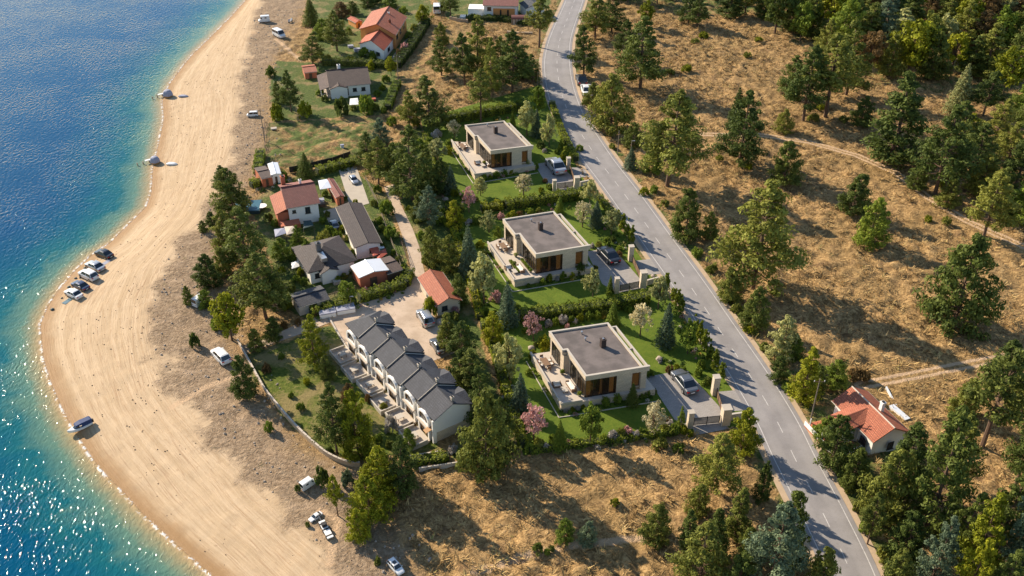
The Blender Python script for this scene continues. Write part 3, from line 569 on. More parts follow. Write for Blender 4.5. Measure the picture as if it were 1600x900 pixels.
    ch=P(*chim,VH-.28); u,v=fr.inv(ch); c=MB(); c.box(fr,u-.42,u+.42,v-.36,v+.36,VH-.30,VH+1.25); c.box(fr,u-.48,u+.48,v-.42,v+.42,VH+1.252,VH+1.36); co=c.build('chimney',M['tbrown'],roof)
    c=MB(); c.box(fr,u-.15,u+.15,v-.15,v+.15,VH+1.362,VH+1.5); c.build('chimney_cap',M['steel'],co)
    for q in vents: p=P(*q,VH-.28); c=MB(); c.tube([(p.x,p.y,VH-.3),(p.x,p.y,VH+.25)],.12,8); c.tube([(p.x,p.y,VH+.25),(p.x,p.y,VH+.36)],[.22,.16],8); c.build('roof_vent',M['steel'],roof)
    return fr,w,d,vs,ub,(cu,cv),(lu,lv)
V3=villa((915,587.8),(857.7,517.5),(886.7,547.8),(1015.5,571.8),(829,553),(877,633),(1024,608),(941.8,541.5),'nearest of three flat roofed stone villas, grey car on its driveway',[(909,522),(914.5,532)],0)
V2=villa((837,397.1),(785.4,342),(812.4,366.5),(922.7,382.9),(762,380),(804,440),(928,418),(844.5,359),'middle of three flat roofed stone villas, black car on its driveway',[(830,346)],1)
V1=villa((766.3,235.3),(726.3,195.3),(746,212.7),(833.3,227.3),(705.5,220.5),(742,274),(837,258),(774.5,208),'farthest of three flat roofed stone villas, silver car on its driveway',[(761.5,197)],2)
# terrace furniture
def sofa(fr,u,v,ru,rv,L,label,group):
    """u,v centre; long side along v if ru==0"""
    z=VZ; root=thing('garden_sofa',label,'sofa',fr(u,v,z),group); w=.85
    q=(lambda a0,a1,b0,b1:(u+a0,u+a1,v+b0,v+b1)) if ru==0 else (lambda a0,a1,b0,b1:(u+b0,u+b1,v+a0,v+a1))
    m=MB(); m.box(fr,*q(-w/2,w/2,-L/2,L/2),z+.02,z+.34); m.build('seat_base',M['wick'],root)
    m=MB(); m.box(fr,*q(w/2-.15,w/2,-L/2,L/2),z+.342,z+.85); m.build('backrest',M['wick'],root)
    for s in (-1,1): m=MB(); m.box(fr,*q(-w/2,w/2-.152,s*(L/2-.08)-.08,s*(L/2-.08)+.08),z+.343,z+.65); m.build('armrest',M['wick'],root)
    for k in range(2): m=MB(); a=-L/2+.18+k*(L-.36)/2; m.box(fr,*q(-w/2+.02,w/2-.17,a+.01,a+(L-.36)/2-.01),z+.343,z+.50); m.build('seat_cushion',M['cush'],root)
    for k in range(2): m=MB(); a=-L/2+.18+k*(L-.36)/2; m.box(fr,*q(w/2-.32,w/2-.16,a+.03,a+(L-.36)/2-.03),z+.502,z+.95); m.build('back_cushion',M['cush'],root)
def table(fr,u,v,a,b,h,label,name='coffee_table',cat='table',mat=None):
    z=VZ; root=thing(name,label,cat,fr(u,v,z)); m=MB(); m.box(fr,u-a/2,u+a/2,v-b/2,v+b/2,z+h-.06,z+h); m.build('tabletop',mat or M['coping'],root)
    for i in (-1,1):
        for j in (-1,1): m=MB(); m.box(fr,u+i*(a/2-.1)-.04,u+i*(a/2-.1)+.04,v+j*(b/2-.1)-.04,v+j*(b/2-.1)+.04,z+.002,z+h-.062); m.build('leg',M['wick'],root)
def chair(fr,u,v,ang,label,group):
    o=Vector(fr(u,v,VZ)); c,s=math.cos(ang),math.sin(ang); f2=Fr(o,(c,s),(-s,c)); z=VZ; root=thing('garden_chair',label,'chair',o,group)
    m=MB(); m.box(f2,-.3,.3,-.3,.3,z+.36,z+.46); m.build('seat',M['wick'],root); m=MB(); m.box(f2,-.3,.3,.22,.31,z+.462,z+.92); m.build('backrest',M['wick'],root)
    m=MB(); m.box(f2,-.25,.25,-.26,.2,z+.462,z+.54); m.build('cushion',M['cush'],root)
    for i in (-1,1):
        for j in (-1,1): m=MB(); m.box(f2,i*.25-.03,i*.25+.03,j*.24-.03,j*.24+.03,z+.002,z+.358); m.build('leg',M['wick'],root)
PL=['left of the dining table','right of the dining table','at the far end of the dining table','at the near end of the dining table']
for (fr,w,d,vs,ub,c_,l_),nm,sets in ((V3,'nearest villa',[(885,607),(852,570)]),(V2,'middle villa',[(807,423),(786,388)]),(V1,'farthest villa',[(757,258),(722,231)])):
    p=P(*sets[0],VZ); u,v=fr.inv(p); sc=1.0
    sofa(fr,u+.8,v,0,1,2.6,f'cream cushioned wicker sofa with its back to the glass of the {nm}','terrace sofas'); sofa(fr,u-1.3,v+.9,1,0,1.5,f'short wicker sofa on the outer side of the {nm} seating corner','terrace sofas')
    table(fr,u-.6,v-.5,.9,1.4,.42,f'low pale coffee table before the sofa on the terrace of the {nm}')
    p=P(*sets[1],VZ); u,v=fr.inv(p); table(fr,u,v,1.1,2.2,.75,f'dining table on the back terrace of the {nm}','dining_table','table',M['wick'])
    av=math.atan2(fr.V.y,fr.V.x)
    for k,(du,dv,a) in enumerate([(-.95,-.5,av+0),(.95,-.5,av+math.pi),(-.95,.5,av),(.95,.5,av+math.pi),(0,-1.5,av+math.pi/2),(0,1.5,av-math.pi/2)]):
        chair(fr,u+du,v+dv,a,f'wicker chair {["on the left near side","on the right near side","on the left far side","on the right far side","at the near end","at the far end"][k]} of the {nm} dining table','chairs around the terrace dining tables')
def pot(fr,u,v,col,label,h=1.0):
    p=Vector(fr(u,v,VZ)); r=thing('potted_plant',label,'potted plant',p,'potted plants on the villa terraces'); m=MB(); m.tube([tuple(p+Vector((0,0,.005))),tuple(p+Vector((0,0,.5)))],[.22,.32],10); m.build('pot',M['metal'],r); POTS.append((r,col,h))
POTS=[]
for (fr,w,d,vs,ub,c_,l_),nm,L in ((V3,'nearest',[(-.5,.8,'hedge','beside the glass corner'),(-.9,7.0,'green','beside the stone pier')]),(V2,'middle',[(-.6,1.0,'green','beside the glass corner'),(-2.6,4.4,'hedge','in the middle of the terrace'),(-1.1,7.4,'pale','beside the stone pier')]),(V1,'farthest',[(-.6,2.6,'yellow','beside the glass wall')])):
    for u,v,c,q in L: pot(fr,u,v,c,f'potted plant {q} on the {nm} villa terrace')
for u0_,u1_,v0_,v1_ in ((-3.1,-2.5,1.5,6.2),(-.75,-.15,2.2,6.0)):
    fr=V2[0]; r=thing('planter_bed',f'long green planting strip {"on the outer side" if u0_<-2 else "under the glass wall"} of the middle villa terrace','planter',fr((u0_+u1_)/2,v0_,VZ)); m=MB(); m.box(fr,u0_,u1_,v0_,v1_,VZ+.004,VZ+.18); m.build('soil',M['soil'],r); POTS.append((r,'strip',(fr,u0_,u1_,v0_,v1_)))
# --- gates and pillars
def pillar(px,yb,yt,w,label):
    b=P(px,yb); h=HZ(b,yt); s=w/2; root=thing('gate_pillar',label,'pillar',b,'stone gate pillars'); f=Fr(b,(1,.12),(-.12,1)); s*=.8; m=MB(); m.box(f,-s,s,-s,s,-.1,h-.12); m.build('shaft',M['stone'],root)
    m=MB(); m.box(f,-s-.08,s+.08,-s-.08,s+.08,h-.118,h); m.build('cap',M['conc'],root)
def gate(a,b,h,label,mat,n=2):
    A,B=P(*a),P(*b); d=B-A; f=Fr(A,d,Vector((-d.y,d.x,0))); L=d.length; root=thing('gate',label,'gate',A)
    m=MB(); m.box(f,0,L,-.04,.04,.15,.23); m.box(f,0,L,-.04,.04,h-.08,h)
    for i in range(n+1): x=(L-.1)*i/n; m.box(f,x,x+.1,-.05,.05,0,h+.1)
    m.build('frame',M['dark'],root); m=MB(); k=int(L/.14)
    for i in range(k): x=.08+(L-.16)*i/k; m.box(f,x,x+.10,-.02,.02,.232,h-.082)
    m.build('panel',mat,root)
for nm,ps,gt in (('nearest',[(1116,616,588,1.3,'road side'),(1132,662,636,1.7,'corner'),(1077,668,643,1.1,'left')],[((1119,619),(1128,648)),((1083,665),(1124,661))]),
                 ('middle',[(985,407,384,1.2,'road side'),(1004,449,424,1.5,'corner'),(963,458,434,1.0,'left')],[((988,410),(1001,439)),((968,456),(998,450))]),
                 ('farthest',[(888,264,246,1.1,'road side'),(901,294,276,1.5,'corner'),(866,298,281,1.0,'left')],[((890,267),(898,287)),((870,296),(895,293))])):
    for x,yb,yt,w,q in ps: pillar(x,yb,yt,w,f'stone gate pillar at the {q} of the {nm} villa driveway')
    gate(*gt[0],1.7,f'slatted brown gate facing the road at the {nm} villa',M['wick'],3); gate(*gt[1],1.6,f'dark barred gate at the lower end of the {nm} villa driveway',M['metal'],2)
def wallthing(name,pts,h,t,mat,label,cat='wall',cap=None):
    W_=[P(*p) for p in pts]; o=W_[0]; root=thing(name,label,cat,(o.x,o.y,0)); m=MB(); m.wall(W_,h,t,-.2); m.build('masonry',mat,root)
    if cap: m=MB(); m.wall(W_,.07,t+.08,h-.198); m.build('coping',cap,root)
wallthing('boundary_wall',[(1139,657),(1158,654)],1.5,.3,M['stone'],'short stone wall running from the nearest corner gate pillar to the road',cap=M['coping'])
wallthing('boundary_wall',[(1010,446),(1028,441)],1.4,.3,M['stone'],'short stone wall running from the middle corner gate pillar to the road',cap=M['coping'])
wallthing('boundary_wall',[(906,291),(920,288)],1.3,.3,M['stone'],'short stone wall running from the farthest corner gate pillar to the road',cap=M['coping'])
wallthing('boundary_wall',[tuple(p) for p in smoothpl([(372,536),(388,565),(407,600),(420,620),(460,667),(487,693),(513,714),(543,727),(563,729)],4)],1.1,.22,M['tan'],'long curved tan wall around the beach side of the row houses lawn',cap=M['terr'])
wallthing('boundary_wall',[(628,716),(660,711),(690,706)],.5,.25,M['coping'],'low pale wall at the foot of the last row house terrace')
wallthing('boundary_wall',[(655,736),(695,730),(733,724)],.9,.2,M['coping'],'low white wall below the row houses towards the dry field')
wallthing('boundary_wall',[(514,497),(526,518),(540,541),(556,566)],.5,.25,M['coping'],'low pale kerb wall between the entrance drive and the lawn')
wallthing('retaining_wall',[(703,30),(720,34),(731,35)],1.2,.5,M['tan'],'short rounded tan wall below the white house at the top')
wallthing('retaining_wall',[(792,51),(812,53),(832,53)],.8,.6,M['tan'],'pale stacked slabs beside the road below the small domed shed')
def picket(pts,h,step,mat,label,solid=True):
    W_=[P(*p) for p in pts]; root=thing('fence',label,'fence',W_[0]); 
    for a,b in zip(W_[:-1],W_[1:]):
        d=b-a; f=Fr(a,d,Vector((-d.y,d.x,0))); L=d.length; m=MB(); 
        for z in ((.25,.6,.95) if not solid else (.1,)): m.box(f,0,L,-.02,.02,z*h,z*h+.08 if not solid else h)
        m.build('rails' if not solid else 'boards',mat,root)
        for i in range(int(L/step)+1): m=MB(); m.box(f,i*step-.05,i*step+.05,-.06,-.022,-.1,h+.08); m.build('post',M['pole'],root)
p=P(612,408); 
def crate(px,py,w_,h_,mt,nm,label,cat):
    p=P(px,py); f=Fr(p,(1,.3),(-.3,1)); r=thing(nm,label,cat,p); m=MB(); m.box(f,-w_/2,w_/2,-w_*.35,w_*.35,.01,h_*.8); m.build('body',M[mt],r); m=MB(); m.box(f,-w_/2-.05,w_/2+.05,-w_*.35-.05,w_*.35+.05,h_*.802,h_); m.build('lid',M[mt if mt!='whitep' else 'greyc'],r)
for a in [(501,316,1.6,.8,'whitep','storage_box','white storage box right of the maroon roofed house','box'),(504,322,1.2,.7,'dwood','storage_box','dark wooden box below the white storage box','box'),(583,160-3,1.4,.6,'redt','storage_box','red box on the ground right of the brown roofed house','box'),(563,118+14,1.5,1.0,'whitep','storage_box','white box against the right gable of the brown roofed house','box'),(558,58+22,1.8,.9,'greyc','storage_box','pale covered pile left of the small orange roofed house','box'),(548,74,1.6,.7,'greyc','storage_box','grey covered pile in the yard left of the orange roofed house','box'),(595,392,1.4,.9,'steel','storage_box','pale metal box between the two red tarpaulin shelters','box'),(540,485,3.4,1.0,'whitep','storage_box','long white box at the entrance drive, right one of two','box'),(512,492,3.0,1.1,'whitep','storage_box','long white box at the entrance drive, left one of two','box'),(485,436,1.0,.5,'conc','storage_box','small concrete block left at the grey roofed house front','box'),(428,202,1.4,.4,'conc','storage_box','flat pale slab at the upper left of the light green field','box'),(535,231,.8,.9,'whitep','storage_box','small white box in the middle of the light green field','box')]: crate(*a)
picket([(571,280),(592,325),(607,368),(624,412),(630,430)],1.2,3,M['pole'],'long thin yellowish fence between the brown roofed house gardens and the lane',False)
picket([(622,366),(634,400),(641,418)],.9,3,M['dwood'],'thin dark fence along the left edge of the lane',False)
picket([(453,271),(478,266),(502,260),(520,256),(548,246)],1.7,3.2,M['black'],'long black fence along the lower edge of the light green field')
picket([(460,480),(500,470),(540,458),(556,452)],.9,3,M['tan'],'low fence in front of the grey roofed house lawn',False)
picket([(410,262),(414,232),(414,190)],1.0,4,M['dwood'],'thin dark fence at the beach side of the light green field',False)
# --- other houses
fr,w,d=frame((1368,689),(1398,675),(1319,621),3.4)
fr,w,d=frame((1366,690),(1412,667),(1318,622),3.6); fw=w
h_,r_,zr=gable(fr,w-.6,d-.8,3.6,.55,'v',M['white'],M['tred'],'house','white house with orange tiled roof alone on the right side of the road',over=.5,u0=.3,v0=.4,cap=M['terr'])
win(h_,fr,'front',w,d,w*.45,w*.62,1.0,2.4,1); win(h_,fr,'left',w,d,d*.15,d*.28,1.2,2.5,1); win(h_,fr,'left',w,d,d*.75,d*.85,1.2,2.5,1)
f2=Fr(fr(-2.6,d*.36,0),fr.U,fr.V); m=MB()
m.box(f2,.25,3.0,.3,3.4,-.1,3.2); m.build('porch_wall',M['white'],h_); roofpiece(f2,[[(-.4,3.9,3.3),(-.4,-.2,3.3),(2.0,1.85,4.5),(2.0,1.85,4.5)][:3],[(-.4,-.2,3.3),(4.6,-.2,3.4+.9),(5.2,1.85,5.1),(1.4,1.85,4.6)],[(4.6,3.9,4.3),(-.4,3.9,3.3),(1.4,1.85,4.6),(5.2,1.85,5.1)]],M['tred'],h_,'porch_roof')
m=MB(); m.box(fr,-5.2,-.2,d*.18,d*.95,-.1,.35); m.build('terrace',M['redw'],h_); m=MB(); m.wall([fr(-5.2,d*.95,0),fr(-5.2,d*.18,0),fr(-.2,d*.18,0)],.8,.14,.353); m.build('balustrade',M['white'],h_)
chimney(fr,w*.70,d*.45,4.6,6.3,r_,M['white'],.3)
for k in range(3): m=MB(); m.tube([fr(-5.0,d*(.25+.3*k),.35),fr(-5.0,d*(.25+.3*k),2.4)],.10,6); m.build('column',M['white'],h_)
wallthing('boundary_wall',[(1384,607),(1392,622),(1400,636)],.7,.2,M['wtin'],'white garden wall behind the roadside house'); 
b_=P(1404,649); f3=Fr(b_,(1,.45),(-.45,1)); sh_=thing('shed',f'small pale blue lean-to behind the roadside house','shed',b_); m=MB(); m.box(f3,-.45,.45,-1.8,1.8,-.1,.7); m.build('wall',M['white'],sh_); m=MB(); m.box(f3,-.5,.5,-1.9,1.9,.703,.76); m.build('roof',M['wtin'],sh_)
# small cottage
fr,w,d=frame((683,476),(716,465),(666,432),2.6)
h_,r_,_=gable(fr,w,d,2.5,.5,'v',M['cream'],M['tred'],'cottage','small red roofed cottage beside the sandy forecourt and lane','cottage',over=.35); win(h_,fr,'front',w,d,w*.2,w*.45,.9,1.9,1); win(h_,fr,'left',w,d,d*.4,d*.6,.9,1.9)
# grey roofed house
fr,w,d=frame((484,424),(549,402),(470,386),3.0)
h_,r_,_=hip(fr,w,d,3.1,.42,M['white'],M['tdark'],'house','white house with dark grey hipped roof in the middle gardens')
win(h_,fr,'front',w,d,w*.10,w*.20,1.1,2.1); win(h_,fr,'front',w,d,w*.47,w*.55,.9,2.3); win(h_,fr,'left',w,d,d*.3,d*.5,1,2.1)
c=P(498,392,4.6); u,v=fr.inv(c); chimney(fr,u,v,3.4,6.4,r_,M['metal'],.45); m=MB(); m.box(fr,u-.5,u+.6,v-3.4,v-.7,3.9,4.7); m.build('skylight',M['steel'],r_)
f2=Fr(fr(w*.22,-1.3,0),fr.U,fr.V); _,r2,_=gable(f2,w*.34,3,2.7,.42,'v',M['white'],M['tdark'],'','',root=h_,over=.3,rname='porch_roof'); m=MB(); m.box(f2,w*.2,w*.36,-1.3,-.02,-.1,.7); m.build('steps',M['conc'],h_)
# red roofed garden house
fr,w,d=frame((450,324),(496,315),(442,289),4.6)
h_,r_,zr=gable(fr,w,d,4.6,.38,'u',M['white'],M['tmar'],'house','two storey white house with maroon roof beside the blue pool cover',over=.45); win(h_,fr,'front',w,d,w*.55,w*.72,2.4,3.9,1); win(h_,fr,'front',w,d,w*.12,w*.24,3.0,3.7); win(h_,fr,'right',w,d,d*.4,d*.6,2.2,3.6)
m=MB(); m.box(fr,-2.4,-.02,.6,d*.8,-.1,3.2); m.build('side_wing',M['redw'],h_); roofpiece(fr,[[(-2.8,d*.85,3.15),(-2.8,.3,3.15),(-.05,.3,4.2),(-.05,d*.85,4.2)]],M['tred'],h_,'side_roof'); m=MB(); m.box(fr,-2.2,w*.3,-2.2,-.02,-.1,1.5); m.build('stairs',M['redw'],h_)
chimney(fr,w*.10,d*.9,4.8,7.2,r_,M['redw'],.45); chimney(fr,w*.62,d*.62,5.4,7.2,r_,M['white'],.25)
# long brown roofed house
fr,w,d=frame((556,386),(592,377),(542,323),3.0)
h_,r_,_=gable(fr,w,d,3.0,.22,'v',M['white'],M['tdark'],'house','long low house with flat looking brown roof behind the concrete yard',over=.4); win(h_,fr,'front',w,d,w*.55,w*.75,1.0,2.1); win(h_,fr,'right',w,d,d*.2,d*.35,1.0,2.1); win(h_,fr,'right',w,d,d*.6,d*.72,1.0,2.1)
# sheds
def shed(B,C,A,z,ridge,pitch,wm,rm,label,over=.2,name='shed',door=True):
    fr,w,d=frame(B,C,A,z); h_,r_,_=gable(fr,w,d,z,pitch,ridge,wm,rm,name,label,'shed',over=over)
    if door: win(h_,fr,'front',w,d,w*.35,w*.6,.02,min(z-.3,1.9),0,M['dwood'],M['dwood'],False,'door')
    return fr,w,d
shed((562,434),(604,420),(553,416),2.6,'v',.18,M['redw'],M['wtin'],'shed with white sheet roof and rust red front behind the hedge')
shed((606,428),(625,419),(596,406),2.0,'u',.15,M['dwood'],M['tbrown'],'low brown roofed shed right of the white roofed shed')
shed((467,480),(509,462),(462,459),2.0,'u',.25,M['conc'],M['tgrey'],'long dark roofed shed below the grey roofed house lawn')
shed((409,280),(424,275),(407,262),2.2,'u',.12,M['redw'],M['tbrown'],'brown roofed half of the double shed in the field corner',.1)
shed((424,274),(438,271),(425,256),2.4,'v',.15,M['white'],M['wtin'],'white roofed half of the double shed in the field corner',.1)
shed((476,114),(494,111),(476,103),1.9,'u',.2,M['redw'],M['tred'],'small red roofed shed left of the brown roofed white house')
shed((526,309),(536,306),(520,281),2.0,'v',.3,M['redw'],M['tmar'],'narrow red brown shed beside the white awning')
# white awning, red tarps, pool, terrace things
def awning(pts,h,mat,label,name='awning',cat='awning'):
    W_=[P(*p,h) for p in pts]; root=thing(name,label,cat,(W_[0].x,W_[0].y,0)); m=MB(); c=sum(W_,Vector((0,0,0)))/len(W_); c.z+=.25
    m.add([tuple(p) for p in W_]+[tuple(c)]+[(p.x,p.y,p.z-.06) for p in W_]+[(c.x,c.y,c.z-.06)],[(i,(i+1)%4,4) for i in range(4)]+[((i+1)%4+5,i+5,9) for i in range(4)]+[(i,i+5,(i+1)%4+5,(i+1)%4) for i in range(4)]); m.build('canopy',mat,root)
    for p in W_: m=MB(); m.tube([(p.x,p.y,-.1),(p.x,p.y,h-.06)],.05,6); m.build('post',M['pole'],root)
awning([(500,296),(519,293),(515,279),(497,282)],2.2,M['wtin'],'white awning between the red roofed house and the narrow shed')
awning([(583,400),(594,396),(590,384),(577,388)],2.1,M['redt'],'upper red tarpaulin shelter beside the white roofed shed'); awning([(590,407),(605,396),(602,388),(588,396)],1.8,M['redt'],'lower red tarpaulin shelter beside the white roofed shed')
awning([(474,357),(490,352),(486,344),(474,345)],1.8,M['teal'],'dark green awning in front of the red roofed garden house')
awning([(430,370),(448,364),(444,356),(428,358)],1.9,M['greyc'],'pale grey tarpaulin shelter left of the garden path'); awning([(448,367),(464,362),(458,353),(444,354)],1.9,M['terr'],'cream tarpaulin shelter right beside the grey one')
awning([(456,420),(468,416),(466,407),(455,410)],1.4,M['whitep'],'small white gazebo left of the grey roofed house')
p=P(390,326); pr=thing('pool','rectangular blue covered pool behind the large dark pine','pool',p); f=Fr(p,(1,.1),(-.1,1)); m=MB(); m.box(f,-3.2,2.6,-2.6,2.6,-.1,.75); m.build('rim',M['teal'],pr); m=MB(); m.box(f,-3.0,2.4,-2.4,2.4,.752,.80); m.build('cover',M['tarp'],pr)
p=P(410,326); pr=thing('round_table','round white table beside the blue pool cover','table',p); m=MB(); m.tube([(p.x,p.y,.7),(p.x,p.y,.78)],1.1,16); m.build('tabletop',M['whitep'],pr); m=MB(); m.tube([(p.x,p.y,0),(p.x,p.y,.7)],.12,8); m.build('leg',M['metal'],pr)
# brown roofed white house
fr,w,d=frame((516,136),(577,129),(514,110),3.2)
h_,r_,_=gable(fr,w,d,3.2,.36,'u',M['white'],M['tbrown'],'house','white house with dark brown roof between beach and tall hedge',over=.35)
for a in (.08,.56,.78): win(h_,fr,'front',w,d,w*a,w*(a+.10),1.3,2.3,1)
win(h_,fr,'front',w,d,w*.36,w*.45,.3,2.3,0,M['dwood'],M['dwood'],False,'door'); chimney(fr,w*.30,d*.6,4.2,6.4,r_,M['white'],.4); win(h_,fr,'right',w,d,d*.3,d*.5,1.2,2.3)
f2=Fr(fr(0,-.9,0),fr.U,fr.V); gable(f2,w*.42,3,2.9,.3,'v',M['white'],M['tbrown'],'','',root=h_,over=.2,rname='porch_roof'); m=MB(); m.box(fr,-2.6,-.02,.2,d*.8,-.1,.5); m.build('porch_floor',M['terr'],h_); roofpiece(fr,[[(-2.9,d*.9,2.5),(-2.9,0,2.5),(-.05,0,3.3),(-.05,d*.9,3.3)]],M['tbrown'],h_,'porch_cover')
for k in (0,1): m=MB(); m.tube([fr(-2.6,.3+k*d*.45,.5),fr(-2.6,.3+k*d*.45,2.4)],.09,6); m.build('column',M['white'],h_)
awning([(546,164),(561,163),(559,153),(547,154)],1.5,M['whitep'],'small white pavilion below the brown roofed house')
# orange roofed pair
fr,w,d=frame((617,53),(633,40),(567,44),5.0); 
fr,w,d=frame((566,45),(616,55),(585,17),4.6,True)
fr=Fr(P(563,45,4.6),P(617,54,4.6)-P(563,45,4.6),P(587,12,4.6)-P(563,45,4.6)); w=(P(617,54,4.6)-P(563,45,4.6)).length; d=(P(587,12,4.6)-P(563,45,4.6)).length*.8
h_,r_,_=gable(fr,w,d,4.6,.38,'v',M['orange'],M['tred'],'house','large orange house with red tiled roof at the top left',over=.4)
for a in (.25,.5,.78): win(h_,fr,'front',w,d,w*a,w*(a+.09),2.6,3.7,0)
for a in (.1,.4,.7): win(h_,fr,'right',w,d,d*a,d*(a+.12),2.4,3.7,0)
chimney(fr,w*.75,d*.35,5.2,6.8,r_,M['tred'],.35); chimney(fr,w*.6,d*.7,5.6,7,r_,M['white'],.25)
A0,B0,C0=P(562,68,3.2),P(599,78,3.2),P(578,50,3.2); fr=Fr(A0,B0-A0,C0-A0); w=(B0-A0).length; d=(C0-A0).length
h_,r_,_=gable(fr,w,d,3.2,.42,'v',M['white'],M['torange'],'house','small white house with bright orange roof in front of the orange house',over=.35)
for a in (.15,.42,.7): win(h_,fr,'front',w,d,w*a,w*(a+.14),1.0,2.0,0)
win(h_,fr,'right',w,d,d*.4,d*.6,1,2.1,0); m=MB(); m.box(fr,-1.6,-.02,.4,d*.9,-.1,.4); m.build('porch_floor',M['conc'],h_)
shed((556,36),(563,33),(553,28),1.8,'v',.4,M['orange'],M['torange'],'tiny orange roofed hut left of the large orange house')
# top white house
fr,w,d=frame((757,20),(808,24),(757,-22),4.4)
A0,B0=P(756,8,4.4),P(808,9,4.4); fr=Fr(A0,B0-A0,Vector((-(B0-A0).y,(B0-A0).x,0))); w=(B0-A0).length; d=9
h_,r_,_=gable(fr,w,d,4.4,.35,'u',M['white'],M['tmar'],'house','white and ochre house cut by the top edge of the photo',over=.4)
win(h_,fr,'front',w,d,w*.1,w*.22,2.6,3.8,1); m=MB(); m.box(fr,w*.28,w*.93,-.12,-.02,.1,3.4); m.build('ochre_panel',M['orange'],h_)
for a in (.48,.70): win(h_,fr,'front',w,d,w*a,w*(a+.05),.9,3.0,1,prd=.2,sill=False)
f2=Fr(fr(-5.5,1.5,0),fr.U,fr.V); m=MB(); m.box(f2,0,5.4,0,5,-.1,2.6); m.build('side_wing',M['white'],h_); m=MB(); m.box(f2,-2.6,4.6,-2.6,-.02,-.1,.6); m.build('terrace',M['white'],h_)
fr=Fr(P(822,14,3),(1,.35),(-.35,1)); h_,r_,_=gable(fr,6.5,6,3.2,.3,'v',M['white'],M['tgrey'],'house','small white building with slate roof at the top edge by the road',over=.3)
p=P(812,36); f=Fr(p,(1,0),(0,1)); pr=thing('shed','small shed with rounded pinkish roof by the road at the top','shed',p); m=MB(); m.box(f,-2.7,2.7,-1.6,1.6,-.1,1.8); m.build('wall',M['conc'],pr)
m=MB(); pts=[(1.7*math.cos(a),1.8+.8*math.sin(a)) for a in np.linspace(0,math.pi,9)]; n=len(pts); m.add([f(-2.8,y,z) for y,z in pts]+[f(2.8,y,z) for y,z in pts],[(i,i+1,i+1+n,i+n) for i in range(n-1)]+[tuple(range(n))[::-1],tuple(range(n,2*n)),(0,n,2*n-1,n-1)]); m.build('roof',M['tmar'],pr)
for i in range(6): m=MB(); m.box(f,-2.5+i*.95,-2.3+i*.95,-1.68,-1.602,0,1.75); m.build('board',M['dwood'],pr)
# --- row of terraced houses
a=P(553,508,0); A_=P(680,654,4.9); B_=P(733,630,4.9); Tt=P(549,504,4.9)
